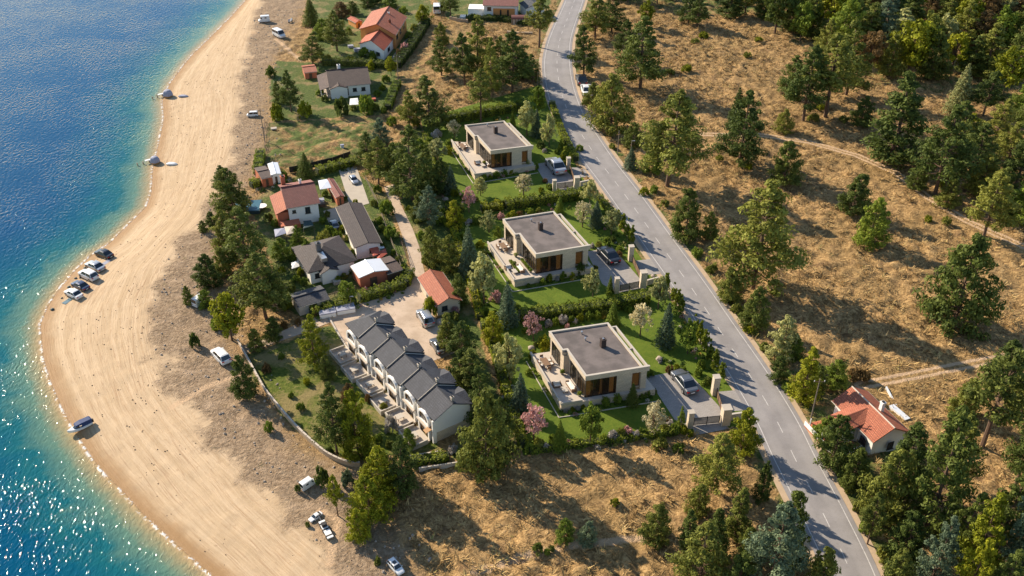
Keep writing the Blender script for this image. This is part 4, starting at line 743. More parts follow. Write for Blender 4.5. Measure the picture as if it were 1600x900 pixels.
# front line along the lawn from the far unit to the near unit, gable end at the near side
U=(B_-A_); U=U.normalized(); Vv=(Tt-A_); LEN=Vv.length; Vv=Vv.normalized(); av=math.atan2(Vv.y,Vv.x); au=math.atan2(U.y,U.x); m_=(au+av-math.pi/2)/2
U=Vector((math.cos(m_),math.sin(m_),0)); Vv=Vector((-math.sin(m_),math.cos(m_),0)); fr=Fr(A_,U,Vv); Wd=(B_-A_).length
root=thing('row_of_houses','long row of six white terraced houses under one slate grey roof','row houses',fr(Wd/2,LEN/2,0)); N=6; ul=LEN/N; H=4.9
for i in range(N):
    v0=i*ul; dz=.14*i*0+(.18 if i%2 else 0); du=.35*(i%2)-.1*i; w_=Wd
    f=Fr(fr(du,v0,0),U,Vv); pit=.50; run=w_/2; rh=run*pit; mb=MB()
    prof=[(0,-.2),(w_,-.2),(w_,H+dz),(w_/2,H+dz+rh),(0,H+dz)]; q=[(a_,.01,z) for a_,z in prof]+[(a_,ul-.01,min(z,H+dz-.02 if i==N-1 else 99)) for a_,z in prof]
    mb.add([f(*p) for p in q],[(0,1,2,3,4),(9,8,7,6,5)]+[(k,k+5,(k+1)%5+5,(k+1)%5) for k in range(5)]); wl_=mb.build('wall',M['white'],root)
    if i==0: mb=MB(); mb.box(f,-.04,w_+.04,-.03,-.001,-.2,1.9); mb.box(f,w_+.002,w_+.04,0,ul,-.2,1.9); mb.build('plinth',M['stone'],wl_)
    e=.45; ze=H+dz-e*pit+.17; zr=H+dz+rh+.17; v1=ul+(.3 if i==N-1 else .004); vv0=-(.3 if i==0 else -.004)
    hipd=run*.9
    if i==N-1: Q=[[(-e,v1,ze),(-e,vv0,ze),(w_/2,vv0,zr),(w_/2,v1-hipd,zr)],[(w_+e,vv0,ze),(w_+e,v1,ze),(w_/2,v1-hipd,zr),(w_/2,vv0,zr)],[(w_+e,v1,ze),(-e,v1,ze),(w_/2,v1-hipd,zr)]]
    else: Q=[[(-e,v1,ze),(-e,vv0,ze),(w_/2,vv0,zr),(w_/2,v1,zr)],[(w_+e,vv0,ze),(w_+e,v1,ze),(w_/2,v1,zr),(w_/2,vv0,zr)]]
    # cross gables front and rear
    fz=H+dz-.1; cr=(ul*.36)*.36
    vc=ul*.5; hwid=ul*.40
    def cross(us,ue,m1,m2): # us outer, ue towards ridge
        return [[(us,vc-hwid,fz+.2),(ue,vc-hwid,fz+.2),(ue,vc,fz+.2+cr),(us,vc,fz+.2+cr)],[(ue,vc+hwid,fz+.2),(us,vc+hwid,fz+.2),(us,vc,fz+.2+cr),(ue,vc,fz+.2+cr)]]
    Q+=cross(w_+.7,w_*.55,0,0)
    rf=roofpiece(f,Q,M['tgrey'],root)
    # shallow ridge fins where units meet, plus pale parapet lips
    mb=MB(); mb.tube([f(w_/2,vv0,zr+.02),f(w_/2,v1 if i<N-1 else v1-hipd,zr+.02)],.11,5); mb.build('ridge_cap',M['tgrey'],rf)
    if i>0:
        mb=MB(); pts=[f(-e,0,ze+.1),f(w_/2,0,zr+.12)]; mb.tube(pts,.08,5); mb.build('party_wall_flashing',M['conc'],rf)
        mb=MB(); mb.tube([f(w_/2,0,zr+.12),f(w_+e,0,ze+.1)],.10,5); mb.build('party_wall_flashing',M['tgrey'],rf)
    chimney(f,w_*.5+.3,.5,zr-.6,zr+.55,rf,M['conc'],.2)
    mb=MB(); mb.add([f(w_+.5,vc-hwid*.9,fz),f(w_+.5,vc+hwid*.9,fz),f(w_+.5,vc,fz+cr*.9)],[(0,1,2)]); mb.box(f,w_-.02,w_+.5,vc-hwid*.9,vc+hwid*.9,-.1,fz); mb.build('rear_bay',M['white'],wl_)
    win(root,Fr(f(.5,0,0),U,Vv),'right',w_,ul,vc-.9,vc+.9,2.9,4.2,1,sill=False)
    # front bay: white projecting frame with curved head and ochre glazing on two floors
    bo=.85; bay=MB(); b0,b1=vc-ul*.34,vc+ul*.34
    arc=[(b0,2.7)]+[(vc-(b1-b0)/2*math.cos(a_),H-1.0+1.0*math.sin(a_)) for a_ in np.linspace(0,math.pi,9)]+[(b1,2.7)]
    # solid bay body (recess behind frame)
    bay.box(f,-bo+.35,-.002,b0+.05,b1-.05,-.1,H-.9); byo=bay.build('bay',M['cream'],root)
    fm=MB(); inn=[(vc+(y-vc)*.80,(2.9 if z<=2.7 else 2.7+(z-2.7)*.86)) for y,z in arc]; n=len(arc)
    vs_=[f(-bo,y,z) for y,z in arc]+[f(-bo,y,z) for y,z in inn]+[f(-bo+.5,y,z) for y,z in arc]+[f(-bo+.5,y,z) for y,z in inn]
    fs=[]
    for k in range(n):
        k2=(k+1)%n; fs+=[(k,k2,n+k2,n+k),(2*n+k,3*n+k,3*n+k2,2*n+k2),(k,2*n+k,2*n+k2,k2),(n+k,n+k2,3*n+k2,3*n+k)]
    fm.add(vs_,fs); fm.box(f,-bo,-bo+.5,b0,b0+.35,-.1,2.68); fm.box(f,-bo,-bo+.5,b1-.35,b1,-.1,2.68); fm.build('arched_frame',M['white'],byo)
    gl=MB(); inn2=[(y,z) for y,z in inn]; gl.add([f(-bo+.30,y,z) for y,z in inn2],[tuple(range(n))]); gl.box(f,-bo+.28,-bo+.345,b0+.36,b1-.36,.1,2.4); go=gl.build('ochre_glazing',M['wood'],byo)
    mb=MB()
    for y in (b0+.4+(b1-b0-.8)*k/3 for k in range(4)): mb.box(f,-bo+.20,-bo+.27,y-.04,y+.04,.1,H-.7)
    mb.build('mullions',M['dwood'],go); mb=MB(); mb.box(f,-bo+.24,-bo+.29,vc-.7,vc+.7,.3,2.4); mb.box(f,-bo+.22,-bo+.285,vc-.8,vc+.8,3.1,H-.6); mb.build('pane',M['pane'],go)
    mb=MB(); mb.box(f,-bo-.3,-bo+.25,b0-.1,b1+.1,2.45,2.68); mb.build('balcony_slab',M['terr'],byo)
    # lip roof over the bay + small white wing panel
    mb=MB(); mb.box(f,-bo*.75,-.002,-.18,.18,-.1,H-.3); mb.build('party_fin',M['white'],wl_)
    win(root,f,'left',w_,ul,ul*.90,ul*.97,2.9,4.2,0,sill=False)
    # terrace with low wall
    tb=MB(); t0,t1=ul*.10,ul*.92; tb.box(f,-4.0,-bo-.002,t0,t1,-.1,.40); to=tb.build('terrace',M['terr'],root)
    tb=MB(); tb.box(f,-4.2,-4.0,t0-.2,t1+.2,-.1,.95); tb.box(f,-4.0,-bo-.5,t0-.2,t0-.002,-.1,.95); tb.box(f,-4.0,-bo-.5,t1+.002,t1+.2,-.1,.95); tb.build('terrace_wall',M['coping'],to)
    tn=thing('patio_table',f'patio table on the terrace of the {["near end","second nearest","third nearest","third farthest","second farthest","far end"][i]} row house','table',f(-2.7,vc,.4),'patio tables of the row houses'); tb=MB(); tb.box(f,-3.3,-2.1,vc-.6,vc+.6,1.05,1.12); tb.build('tabletop',M['coping'],tn)
    for s1 in (-.5,.5):
        for s2 in (-.5,.5): tb=MB(); tb.box(f,-2.7+s1-.04,-2.7+s1+.04,vc+s2-.04,vc+s2+.04,.402,1.048); tb.build('leg',M['wick'],tn)
    if i==0:
        mb=MB(); mb.hexa([f(-1.7,.1,2.5),f(-.02,.1,2.9),f(-.02,1.1,2.9),f(-1.7,1.1,2.5),f(-1.7,.1,2.6),f(-.02,.1,3.0),f(-.02,1.1,3.0),f(-1.7,1.1,2.6)]); mb.build('door_canopy',M['wood'],root)
# ------------------------------------------------------------ vehicles
def loft(mb,secs,mi=0):
    """secs: list of (x, [(y,z)...]) closed rings with equal counts"""
    n=len(secs[0][1]); vs=[(x,y,z) for x,r in secs for y,z in r]; fs=[]
    for i in range(len(secs)-1):
        for j in range(n): fs.append((i*n+j,i*n+(j+1)%n,(i+1)*n+(j+1)%n,(i+1)*n+j))
    fs+=[tuple(range(n))[::-1],tuple(range((len(secs)-1)*n,len(secs)*n))]; mb.add(vs,fs,mi)
def ring(w,z0,z1,b=.12):
    return [(-w,z0+b),(-w+b*.6,z0),(w-b*.6,z0),(w,z0+b),(w,z1-b),(w-b,z1),(-w+b,z1),(-w,z1-b)]
def car(front,rear,paintm,label,kind='car',group=None,roofm=None,wscale=1.0,z=None):
    a,b=(PG(*front),PG(*rear)); z=gz((a.x+b.x)/2,(a.y+b.y)/2) if z is None else z
    a.z=b.z=z; d=a-b; L=d.length; c=(a+b)/2; ang=math.atan2(d.y,d.x)
    cat={'car':'car','van':'van','suv':'car','camper':'camper van'}[kind]; root=thing({'car':'parked_car','van':'parked_van','suv':'parked_car','camper':'camper_van'}[kind],label,cat,c,group,rz=ang)
    s=L/4.6; O=Vector((0,0,0)); X=lambda x:x*s; k=s*wscale
    def T(r): return [(y*k,zz*k) for y,zz in r]
    body=MB()
    if kind in('car','suv'):
        up=.12 if kind=='suv' else 0
        S_=[(-2.3,ring(.72,.38,.82+up)),(-2.2,ring(.84,.26,.95+up)),(-1.5,ring(.90,.20,1.0+up)),(-.6,ring(.92,.18,.97+up)),(.7,ring(.92,.18,.95+up)),(1.2,ring(.91,.18,.92+up)),(1.9,ring(.87,.22,.80+up)),(2.2,ring(.78,.28,.70+up)),(2.3,ring(.66,.36,.62+up))]
        zt=1.46+up*2; zb=.93+up; cab=[(-1.80,-1.0),(1.05,.25)] if kind=='car' else [(-2.2,-1.75),(1.15,.45)]
    elif kind=='van':
        S_=[(-2.3,ring(.86,.35,1.25)),(-2.2,ring(.93,.25,1.3)),(1.3,ring(.93,.22,1.2)),(1.9,ring(.9,.24,1.05)),(2.25,ring(.84,.3,.9)),(2.3,ring(.75,.4,.8))]; zt=2.05; zb=1.2; cab=[(-2.28,-2.15),(1.75,.95)]
    else:
        S_=[(-2.3,ring(.95,.4,1.5)),(-2.2,ring(1.0,.3,1.6)),(1.2,ring(1.0,.3,1.5)),(1.9,ring(.95,.3,1.1)),(2.3,ring(.85,.35,.9))]; zt=2.6; zb=1.45; cab=[(-2.28,-2.2),(1.6,1.2)]
    loft(body,[(X(x),T(r)) for x,r in S_])
    (r0,r1),(f0,f1)=cab; wb,wt=.86,.70
    if kind=='van': wb,wt=.92,.84
    if kind=='camper': wb,wt=.99,.94
    Q=lambda x,y,zz:(X(x),y*k,zz*k)
    body.hexa([Q(r0,-wb,zb-.03),Q(f0,-wb,zb-.03),Q(f0,wb,zb-.03),Q(r0,wb,zb-.03),Q(r1,-wt,zt),Q(f1,-wt,zt),Q(f1,wt,zt),Q(r1,wt,zt)])
    body.hexa([Q(r1+.05,-wt+.08,zt-.01),Q(f1-.05,-wt+.08,zt-.01),Q(f1-.05,wt-.08,zt-.01),Q(r1+.05,wt-.08,zt-.01),Q(r1+.2,-wt+.18,zt+.05),Q(f1-.25,-wt+.18,zt+.05),Q(f1-.25,wt-.18,zt+.05),Q(r1+.2,wt-.18,zt+.05)])
    bo=body.build('body',paintm,root,O)
    bv=bo.modifiers.new('soft','BEVEL'); bv.width=.035*s; bv.segments=2; bv.limit_method='ANGLE'
    def quadpanel(nm,pts,mat,par=root,inset=.10,push=.012):
        p=[Vector(q) for q in pts]; c_=sum(p,Vector())/4; n=(p[1]-p[0]).cross(p[3]-p[0]).normalized(); 
        if n.dot(c_-Vector((0,0,1*k)))<0: n=-n
        q=[x+(c_-x).normalized()*min(inset*k,(c_-x).length*.3)+n*push*k for x in p]; m=MB(); m.add([tuple(x) for x in q]+[tuple(x-n*.03*k) for x in q],[(0,1,2,3),(7,6,5,4),(0,4,5,1),(1,5,6,2),(2,6,7,3),(3,7,4,0)]); m.build(nm,mat,par,O)
    G=M['carglass']
    quadpanel('windscreen',[Q(f0,-wb,zb),Q(f0,wb,zb),Q(f1,wt,zt),Q(f1,-wt,zt)],G); quadpanel('rear_window',[Q(r0,wb,zb),Q(r0,-wb,zb),Q(r1,-wt,zt),Q(r1,wt,zt)],G)
    mid=(r1+f1)/2; mb_=(r0+f0)/2
    for sy in (-1,1):
        if kind=='camper': quadpanel('side_window',[Q(-1.2,sy*1.0,zb+.2),Q(-.2,sy*1.0,zb+.2),Q(-.2,sy*.96,zb+.75),Q(-1.2,sy*.96,zb+.75)],G); quadpanel('side_window',[Q(.7,sy*1.0,zb+.1),Q(f0-.1,sy*1.0,zb+.1),Q(f1-.05,sy*.97,zb+.8),Q(.7,sy*.97,zb+.8)],G)
        else:
            quadpanel('side_window',[Q(mb_,sy*wb,zb),Q(f0,sy*wb,zb),Q(f1,sy*wt,zt),Q(mid,sy*wt,zt)],G,inset=.08); quadpanel('side_window',[Q(r0,sy*wb,zb),Q(mb_,sy*wb,zb),Q(mid,sy*wt,zt),Q(r1,sy*wt,zt)],G,inset=.08)
    zl=(S_[-2][1][4][1])-.05
    for sy in (-1,1):
        m=MB(); m.box(lambda u,v,z_:Q(u,v,z_),2.16,2.31,min(sy*.4,sy*.72),max(sy*.4,sy*.72),zl-.12,zl); m.build('headlight',M['lampw'],root,O)
        zz=.75 if kind=='car' else .95; m=MB(); m.box(lambda u,v,z_:Q(u,v,z_),-2.33,-2.18,min(sy*.45,sy*.78),max(sy*.45,sy*.78),zz-.08,zz+.08); m.build('tail_light',M['lampr'],root,O)
        m=MB(); m.box(lambda u,v,z_:Q(u,v,z_),.95,1.1,min(sy*.92,sy*1.06),max(sy*.92,sy*1.06),zb-.02,zb+.12); m.build('mirror',paintm,root,O)
        for x in (-1.4,1.42):
            m=MB(); m.tube([Q(x,sy*.72,.33),Q(x,sy*.94,.33)],.33*k,12); w=m.build('tyre',M['tyre'],root,O); m=MB(); m.tube([Q(x,sy*.9,.33),Q(x,sy*.953,.33)],.2*k,10); m.build('rim',M['steel'],w,O)
    m=MB(); m.box(lambda u,v,z_:Q(u,v,z_),-2.34,-2.2,-.25,.25,.5,.62); m.build('number_plate',M['whitep'],root,O)
    if roofm is not None: m=MB(); m.box(lambda u,v,z_:Q(u,v,z_),-.75,.15,-.42,.42,zt+.03,zt+.065); m.build('sunroof',roofm,root,O)
    return root
WH,SI,GR,BK,BL=M['pwhite'],M['psilver'],M['pgrey'],M['pblack'],M['pblue']
g='cars parked nose to the water on the beach'
car((152,396.5),(174.5,403.5),BK,'black car at the upper right end of the beach row','car',g); car((138,415),(161,424),SI,'white silver car second from the upper end of the beach row','car',g)
car((128,429),(150.5,438.5),WH,'white car in the middle of the beach row','suv',g); car((116,445),(137,454),BL,'dark blue car second from the lower end of the beach row','car',g); car((105.5,457.5),(126.5,467),WH,'white car at the lower left end of the beach row','car',g)
car((336,550),(356,571),WH,'white car on the dirt beside the start of the lane path','suv')
car((324,468),(304,481),WH,'small white camper van among the bushes below the pine','camper')
car((404,35),(422,33.5),WH,'short white camper at the top left, left one of two','camper'); car((443,60.5),(430,54),WH,'white van at the top left, right one of two','van'); car((386,182),(404,181),WH,'white van parked on the dirt by the field fence','van')
car((492,753),(471,767),WH,'white camper van on the dirt below the curved wall','camper'); car((484,816),(503,803),WH,'white hatchback on the car tracks below the camper van','car'); car((628,899),(609,878),WH,'white car with dark sunroof at the bottom edge','suv',roofm=M['carglass'])
g='cars on the villa driveways'
car((1055,584),(1082,620),GR,'grey car on the nearest villa driveway','car',g,z=.06); car((939,391),(962,416),BK,'black car on the middle villa driveway','car',g,z=.06); car((859,253),(877,276),SI,'silver white car on the farthest villa driveway','car',g,z=.06)
g='cars on the row houses forecourt'
car((657,489),(672,514),SI,'white silver car on the forecourt, upper one of two','suv',g,z=.05); car((677,533),(692,556),GR,'grey blue car on the forecourt, lower one of two','car',g,z=.05)
car((914,137),(919,153),WH,'pale blue white car on the verge right of the road','car'); car((906,121),(911,136),BK,'dark car parked right behind the pale one on the verge','car')
car((520,347),(526,361),M['pgrey'],'grey blue car in the yard behind the grey roofed house','car'); car((557,289),(549,278),SI,'pale car at the right edge of the concrete yard','car'); car((683,14),(683,23),WH,'small white van on the grass at the top edge','van')
# trailer, scooter, boat, lakeside huts
p=PG(510,831); q_=PG(516,842); d=(q_-p).normalized(); f=Fr(p,(d.x,d.y),(-d.y,d.x)); z=p.z
r=thing('trailer','long narrow white boat trailer on the dirt below the hatchback','trailer',p); m=MB(); m.box(f,-1.8,1.8,-.45,.45,z+.45,z+.6); m.build('deck',M['whitep'],r); m=MB(); m.box(f,-2.6,-1.8,-.05,.05,z+.4,z+.5); m.build('drawbar',M['metal'],r)
for a_ in (-1.2,0,1.3): m=MB(); m.tube([f(a_,-.5,z+.32),f(a_,.5,z+.32)],.32,10); m.build('wheel',M['tyre'],r)
m=MB(); m.box(f,-1.0,-.4,-.35,.35,z+.602,z+1.1); m.build('crate',M['black'],r)
p=PG(454,35); r=thing('motor_scooter','small blue and white scooter standing by the right van at the top left','scooter',p); f=Fr(p,(.5,1),(-1,.5)); z=p.z
for a_ in (-.75,.75): m=MB(); m.tube([f(a_,-.1,z+.35),f(a_,.1,z+.35)],.35,12); m.build('wheel',M['tyre'],r)
m=MB(); loft(m,[(x,[(y,zz) for y,zz in ring(w_,a_,b_,.08)]) for x,w_,a_,b_ in ((-1,.15,.4,.9),(-.6,.3,.35,1.0),(0,.25,.3,.6),(.5,.2,.3,.8),(.75,.28,.5,1.25),(.9,.12,.6,1.2))]); m.v=[f(x,y,zz+z) for x,y,zz in m.v]; m.build('body',M['pwhite'],r)
m=MB(); m.box(f,-.9,-.1,-.2,.2,z+1.0,z+1.12); m.build('seat',M['navy'],r); m=MB(); m.tube([f(.7,-.5,z+1.35),f(.7,.5,z+1.35)],.04,6); m.build('handlebar',M['black'],r)
bow=PG(108,682); st=PG(144,661.5); st.z=bow.z=-1.0; d=bow-st; L=d.length; c=(bow+st)/2; r=thing('motorboat','white motorboat with navy blue canopy beached at the waterline','boat',c,rz=math.atan2(d.y,d.x)); s=L/6.4; O=Vector((0,0,0))
secs=[]
for x,w_,zk,zt in ((-3.2,.95,.25,1.05),(-2,1.08,.08,1.05),(-.5,1.12,.0,1.08),(1,1.0,.02,1.16),(2.1,.68,.15,1.27),(2.8,.32,.42,1.36),(3.2,.06,.8,1.42)):
    secs.append((x*s,[(y*s,z*s) for y,z in ((0,zk),(w_*.6,zk+.12),(w_*.92,zk+.4*(zt-zk)),(w_,zt),(w_*.9,zt+.03),(-w_*.9,zt+.03),(-w_,zt),(-w_*.92,zk+.4*(zt-zk)),(-w_*.6,zk+.12))]))
m=MB(); loft(m,secs); hl=m.build('hull',M['pwhite'],r,O); F_=lambda u,v,z_:(u*s,v*s,z_*s)
m=MB(); m.box(F_,-3.0,1.0,-.8,.8,1.0,1.13); m.build('cockpit_floor',M['terr'],r,O)
m=MB(); m.hexa([F_(.2,-.78,1.1),F_(1.6,-.55,1.2),F_(1.6,.55,1.2),F_(.2,.78,1.1),F_(.1,-.7,1.85),F_(.7,-.5,1.85),F_(.7,.5,1.85),F_(.1,.7,1.85)]); m.build('windscreen',M['carglass'],r,O)
m=MB(); loft(m,[(x*s,[(y*s,z*s) for y,z in ring(w_,a_,b_,.12)]) for x,w_,a_,b_ in ((-3.25,.8,1.75,2.15),(-2.9,.95,1.8,2.32),(-.3,.98,1.85,2.38),(.9,.86,1.85,2.22),(1.1,.75,1.85,2.05))]); m.build('canopy',M['navy'],r,O)
m=MB(); m.box(F_,-3.1,-.4,-.92,-.88,1.1,1.85); m.box(F_,-3.1,-.4,.88,.92,1.1,1.85); m.build('side_screen',M['navy'],r,O); 
for x in (-2.9,.0):
    for y in (-.94,.94): m=MB(); m.tube([F_(x,y,1.0),F_(x,y,1.85)],.03*s,6); m.build('canopy_pole',M['steel'],r,O)
m=MB(); m.box(F_,-3.75,-3.2,-.22,.22,.5,1.5); m.build('outboard_motor',M['black'],r,O); m=MB(); m.box(F_,-1.7,-1.2,-.3,.3,1.13,1.6); m.build('seat',M['whitep'],r,O)
for (x,y,w_),lab in (((263,148,15),'upper'),((243,252,15),'lower')):
    p=PG(x,y+3); z=p.z; rr_=w_/2*mpp(p); r=thing('beach_tent',f'{lab} grey blue domed tent at the waterline','tent',p); m=MB(); k=10; n=6; vs=[];fs=[]
    for i in range(n):
        t_=i/(n-1); for_r=rr_*math.cos(t_*1.45)**.7
        vs+=[(p.x+for_r*(1+.06*math.cos(5*a_))*math.cos(a_),p.y+for_r*(1+.06*math.cos(5*a_))*math.sin(a_),z+.5+rr_*1.15*math.sin(t_*1.5)) for a_ in [6.283*j/(k*2) for j in range(k*2)]]
    K=k*2; fs=[(i*K+j,i*K+(j+1)%K,(i+1)*K+(j+1)%K,(i+1)*K+j) for i in range(n-1) for j in range(K)]+[tuple(range((n-1)*K,n*K)),tuple(range(K))[::-1]]; m.add(vs,fs); m.build('canopy',M['greyc'],r)
    m=MB(); m.tube([(p.x,p.y,z-.1),(p.x,p.y,z+.5)],[rr_*.86]*2,14); m.build('base',M['wood'],r)
    a_=PG(x-7,y+2); b_=PG(x-15,y+5); d=(b_-a_).normalized(); f=Fr(a_,(d.x,d.y),(-d.y,d.x)); m=MB(); m.box(f,0,(b_-a_).length,-.35,.35,-.5,-.38); 
    j_=thing('jetty',f'short white plank jetty into the water at the {lab} tent','jetty',a_); m.build('planks',M['whitep'],j_); m=MB(); [m.box(f,u,u+.15,-.3,.3,-1.9,-.502) for u in (.3,1.8,3.2)]; m.build('piles',M['pole'],j_)
    p=PG(x+24,y+3) if lab=='upper' else PG(x+26,y+5); z=p.z; r=thing('dinghy',f'small upturned white dinghy on the sand beside the {lab} tent','dinghy',p); m=MB(); m.v=[]
    loft(m,[(u,[(y_,z_) for y_,z_ in ring(w2,.0,h2,.08)]) for u,w2,h2 in ((-1.4,.35,.3),(-.7,.6,.42),(.4,.55,.42),(1.1,.28,.35),(1.4,.1,.25))]); m.v=[(p.x+a*.98+b*.2,p.y-a*.1+b,z+c_) for a,b,c_ in m.v]; ho=m.build('hull',M['pwhite'] if lab=='lower' else M['greyc'],r); m=MB(); m.tube([(p.x-1.2,p.y+.13,z+.38),(p.x+1.1,p.y-.12,z+.40)],.05,5); m.build('keel',M['greyc'],r)
# poles
def pole(base,ytop,label,arm=True,lamp=False,r0=.14,lean=0):
    b=P(*base); h=HZ(b,ytop); r=thing('utility_pole' if not lamp else 'lamp_post',label,'pole' if not lamp else 'lamp post',b); m=MB(); m.tube([(b.x,b.y,-.3),(b.x+lean,b.y,h)],[r0,r0*.65],8); m.build('post',M['pole'],r)
    if arm:
        m=MB(); m.tube([(b.x+lean-.9,b.y,h-.6),(b.x+lean+.9,b.y,h-.6)],.06,6); a=m.build('crossarm',M['dwood'],r)
        for k in (-.8,0,.8): m=MB(); m.tube([(b.x+lean+k,b.y,h-.54),(b.x+lean+k,b.y,h-.3)],.06,6); m.build('insulator',M['whitep'],a)
    if lamp: m=MB(); m.tube([(b.x+lean,b.y,h),(b.x+lean+.7,b.y-.2,h+.1)],[.05,.12],6); m.build('lamp_head',M['steel'],r)
pole((1265,663),592,'tall utility pole on the right verge near the roadside house'); pole((623,133),86,'dark utility pole by the hedge right of the brown roofed house'); pole((414,222),170,'dark utility pole at the beach side corner of the light green field')
pole((965,241),204,'short grey pole on the right verge, upper one of two',False); pole((984,264),220,'pale topped pole on the right verge, lower one of two',False,True)
pole((549,484),463,'small white lamp post at the entrance drive',False,True,.08); pole((840,300-160),112,'thin pole at the left edge of the road by the plot corner',False,False,.07); pole((362,568-40),490,'leaning wooden post beside the bright yellow green tree',False)
# rocks and flotsam
rk=random.Random(4)
def rock(p,s,mat,label,name='rock',cat='rock',group=None):
    m=MB(); k=8; vs=[]; 
    for i,(zf,rf) in enumerate(((-.2,.8),(.25,1.0),(.6,.75),(.8,.3))):
        vs+=[(p.x+s*rf*rk.uniform(.75,1.2)*math.cos(6.283*j/k),p.y+s*rf*rk.uniform(.75,1.2)*math.sin(6.283*j/k),p.z+s*zf*rk.uniform(.85,1.1)) for j in range(k)]
    m.add(vs,[(i*k+j,i*k+(j+1)%k,(i+1)*k+(j+1)%k,(i+1)*k+j) for i in range(3) for j in range(k)]+[tuple(range(3*k,4*k))]); o=m.build(name,mat,None,p,True); ORG[o.name]=p; setp(o,label,cat,group)
for i,(x,y,s_) in enumerate([(697,312,.7),(688,505,1),(701,510,.8),(1036,655,.6),(988,684,.7),(975,689,.6),(1030,562,.7),(843,437,.5),(872,434,.5),(936,392,.7),(884,292,.5),(1020,432,.5),(1120,600,.5),(830,545,.7),(1008,684,.5)]): rock(P(x,y),s_,M['rock'],'pale garden boulder '+["at the left end of the hedge above the middle villa","behind the nearest villa, left of its roof","behind the nearest villa, touching the roof corner","left of the nearest villa gate shrubs","in the middle of the bottom bed","in the left middle of the bottom bed","on the lawn right behind the nearest villa","in the front bed of the middle villa, left one","in the front bed of the middle villa, right one","at the driveway corner of the middle villa","at the driveway edge of the farthest villa","outside the middle villa gate","behind the nearest road side pillar","at the back terrace corner of the nearest villa","in the right part of the bottom bed"][i],group='garden boulders')
for x,y,s_,q in [(133,419,.32,'left of the second upper car'),(118.5,435,.3,'left of the middle car, left one'),(125.5,434,.25,'left of the middle car, right one'),(108,449,.38,'between the lower two cars and the water'),(97,466,.25,'below left of the lowest car'),(82,484,.38,'alone further down the waterline'),(141,412,.35,'before the nose of the second upper car')]: rock(PG(x,y),s_,M['teal'],f'dark beach bag on the sand {q}','beach_bag','bag')
for x,y,mt,q in [(105,471,'tarp','blue beach towel on the sand below the lowest car'),(166,410,'greyc','pale grey beach towel below the black car')]:
    p=PG(x,y); f=Fr(p,(1,-.5),(.5,1)); m=MB(); m.box(f,-.5,.5,-.9,.9,p.z+.01,p.z+.05); m.box(f,-.45,.45,.5,.85,p.z+.051,p.z+.14); solo(m,'beach_towel',[M[mt]],p,q,'towel')
def litter(n,fn,ok,mat,name,label,cat,smin,smax):
    m=MB(); c=0; tries=0
    while c<n and tries<n*60:
        tries+=1; x=rk.uniform(-110,60); y=rk.uniform(85,330)
        if not ok(x,y): continue
        s_=rk.uniform(smin,smax); z=tz(x,y); a0=rk.uniform(0,6.28)
        vs=[(x+s_*rk.uniform(.6,1.3)*math.cos(a0+6.283*j/5),y+s_*rk.uniform(.6,1.3)*math.sin(a0+6.283*j/5),z-.05) for j in range(5)]+[(x+s_*.5*math.cos(a0+6.283*j/5),y+s_*.5*math.sin(a0+6.283*j/5),z+s_*rk.uniform(.4,.8)) for j in range(5)]
        m.add(vs,[(j,(j+1)%5,5+(j+1)%5,5+j) for j in range(5)]+[(5,6,7,8,9)]); c+=1
    o=m.build(name,mat); setp(o,label,cat,kind='stuff')
def band(lo,hi,key): 
    def f(x,y):
        ds_,al_,di_,dg_=[float(v[0]) for v in lines(np.array([x]),np.array([y]))]
        return (ds_>1.5 and di_<2 and (vnoise(np.array([x]),np.array([y]),9,21)[0]>.45)) if key=='sand' else (di_>0 and dg_<4)
    return f
litter(620,None,band(0,0,'sand'),M['dwood'],'driftwood_scraps','small dark scraps of driftwood and weed strewn over the sand','driftwood',.05,.17)
litter(520,None,band(0,0,'dirt'),M['rock'],'stones','loose stones and clods scattered on the bare dirt','stones',.10,.35)
# ------------------------------------------------------------ trees, shrubs, hedges
def leaves(C,Nm,sz,asp=.5,jit=.7,r=rng):
    n=len(C); N=Nm+r.normal(0,jit,(n,3)); N/=np.linalg.norm(N,axis=1)[:,None]+1e-9
    a=np.cross(N,r.normal(0,1,(n,3))); a/=np.linalg.norm(a,axis=1)[:,None]+1e-9; b=np.cross(N,a)
    s=(sz*r.uniform(.6,1.3,n))[:,None]; w=s*asp
    return np.stack([C-a*s,C-b*w,C+a*s,C+b*w],1)
def clumps(cen,rad,per,flat=.65,r=rng,bias=.25,inner=.35):
    n=len(cen); k=per; C=np.repeat(cen,k,0); Rr=np.repeat(rad,k); d=r.normal(0,1,(n*k,3)); d[:,2]+=bias; d/=np.linalg.norm(d,axis=1)[:,None]
    q=r.uniform(inner,1.0,n*k)**.6; pos=C+d*(Rr*q)[:,None]*np.array([1,1,flat]); return pos,d,np.repeat(np.arange(n),k),q
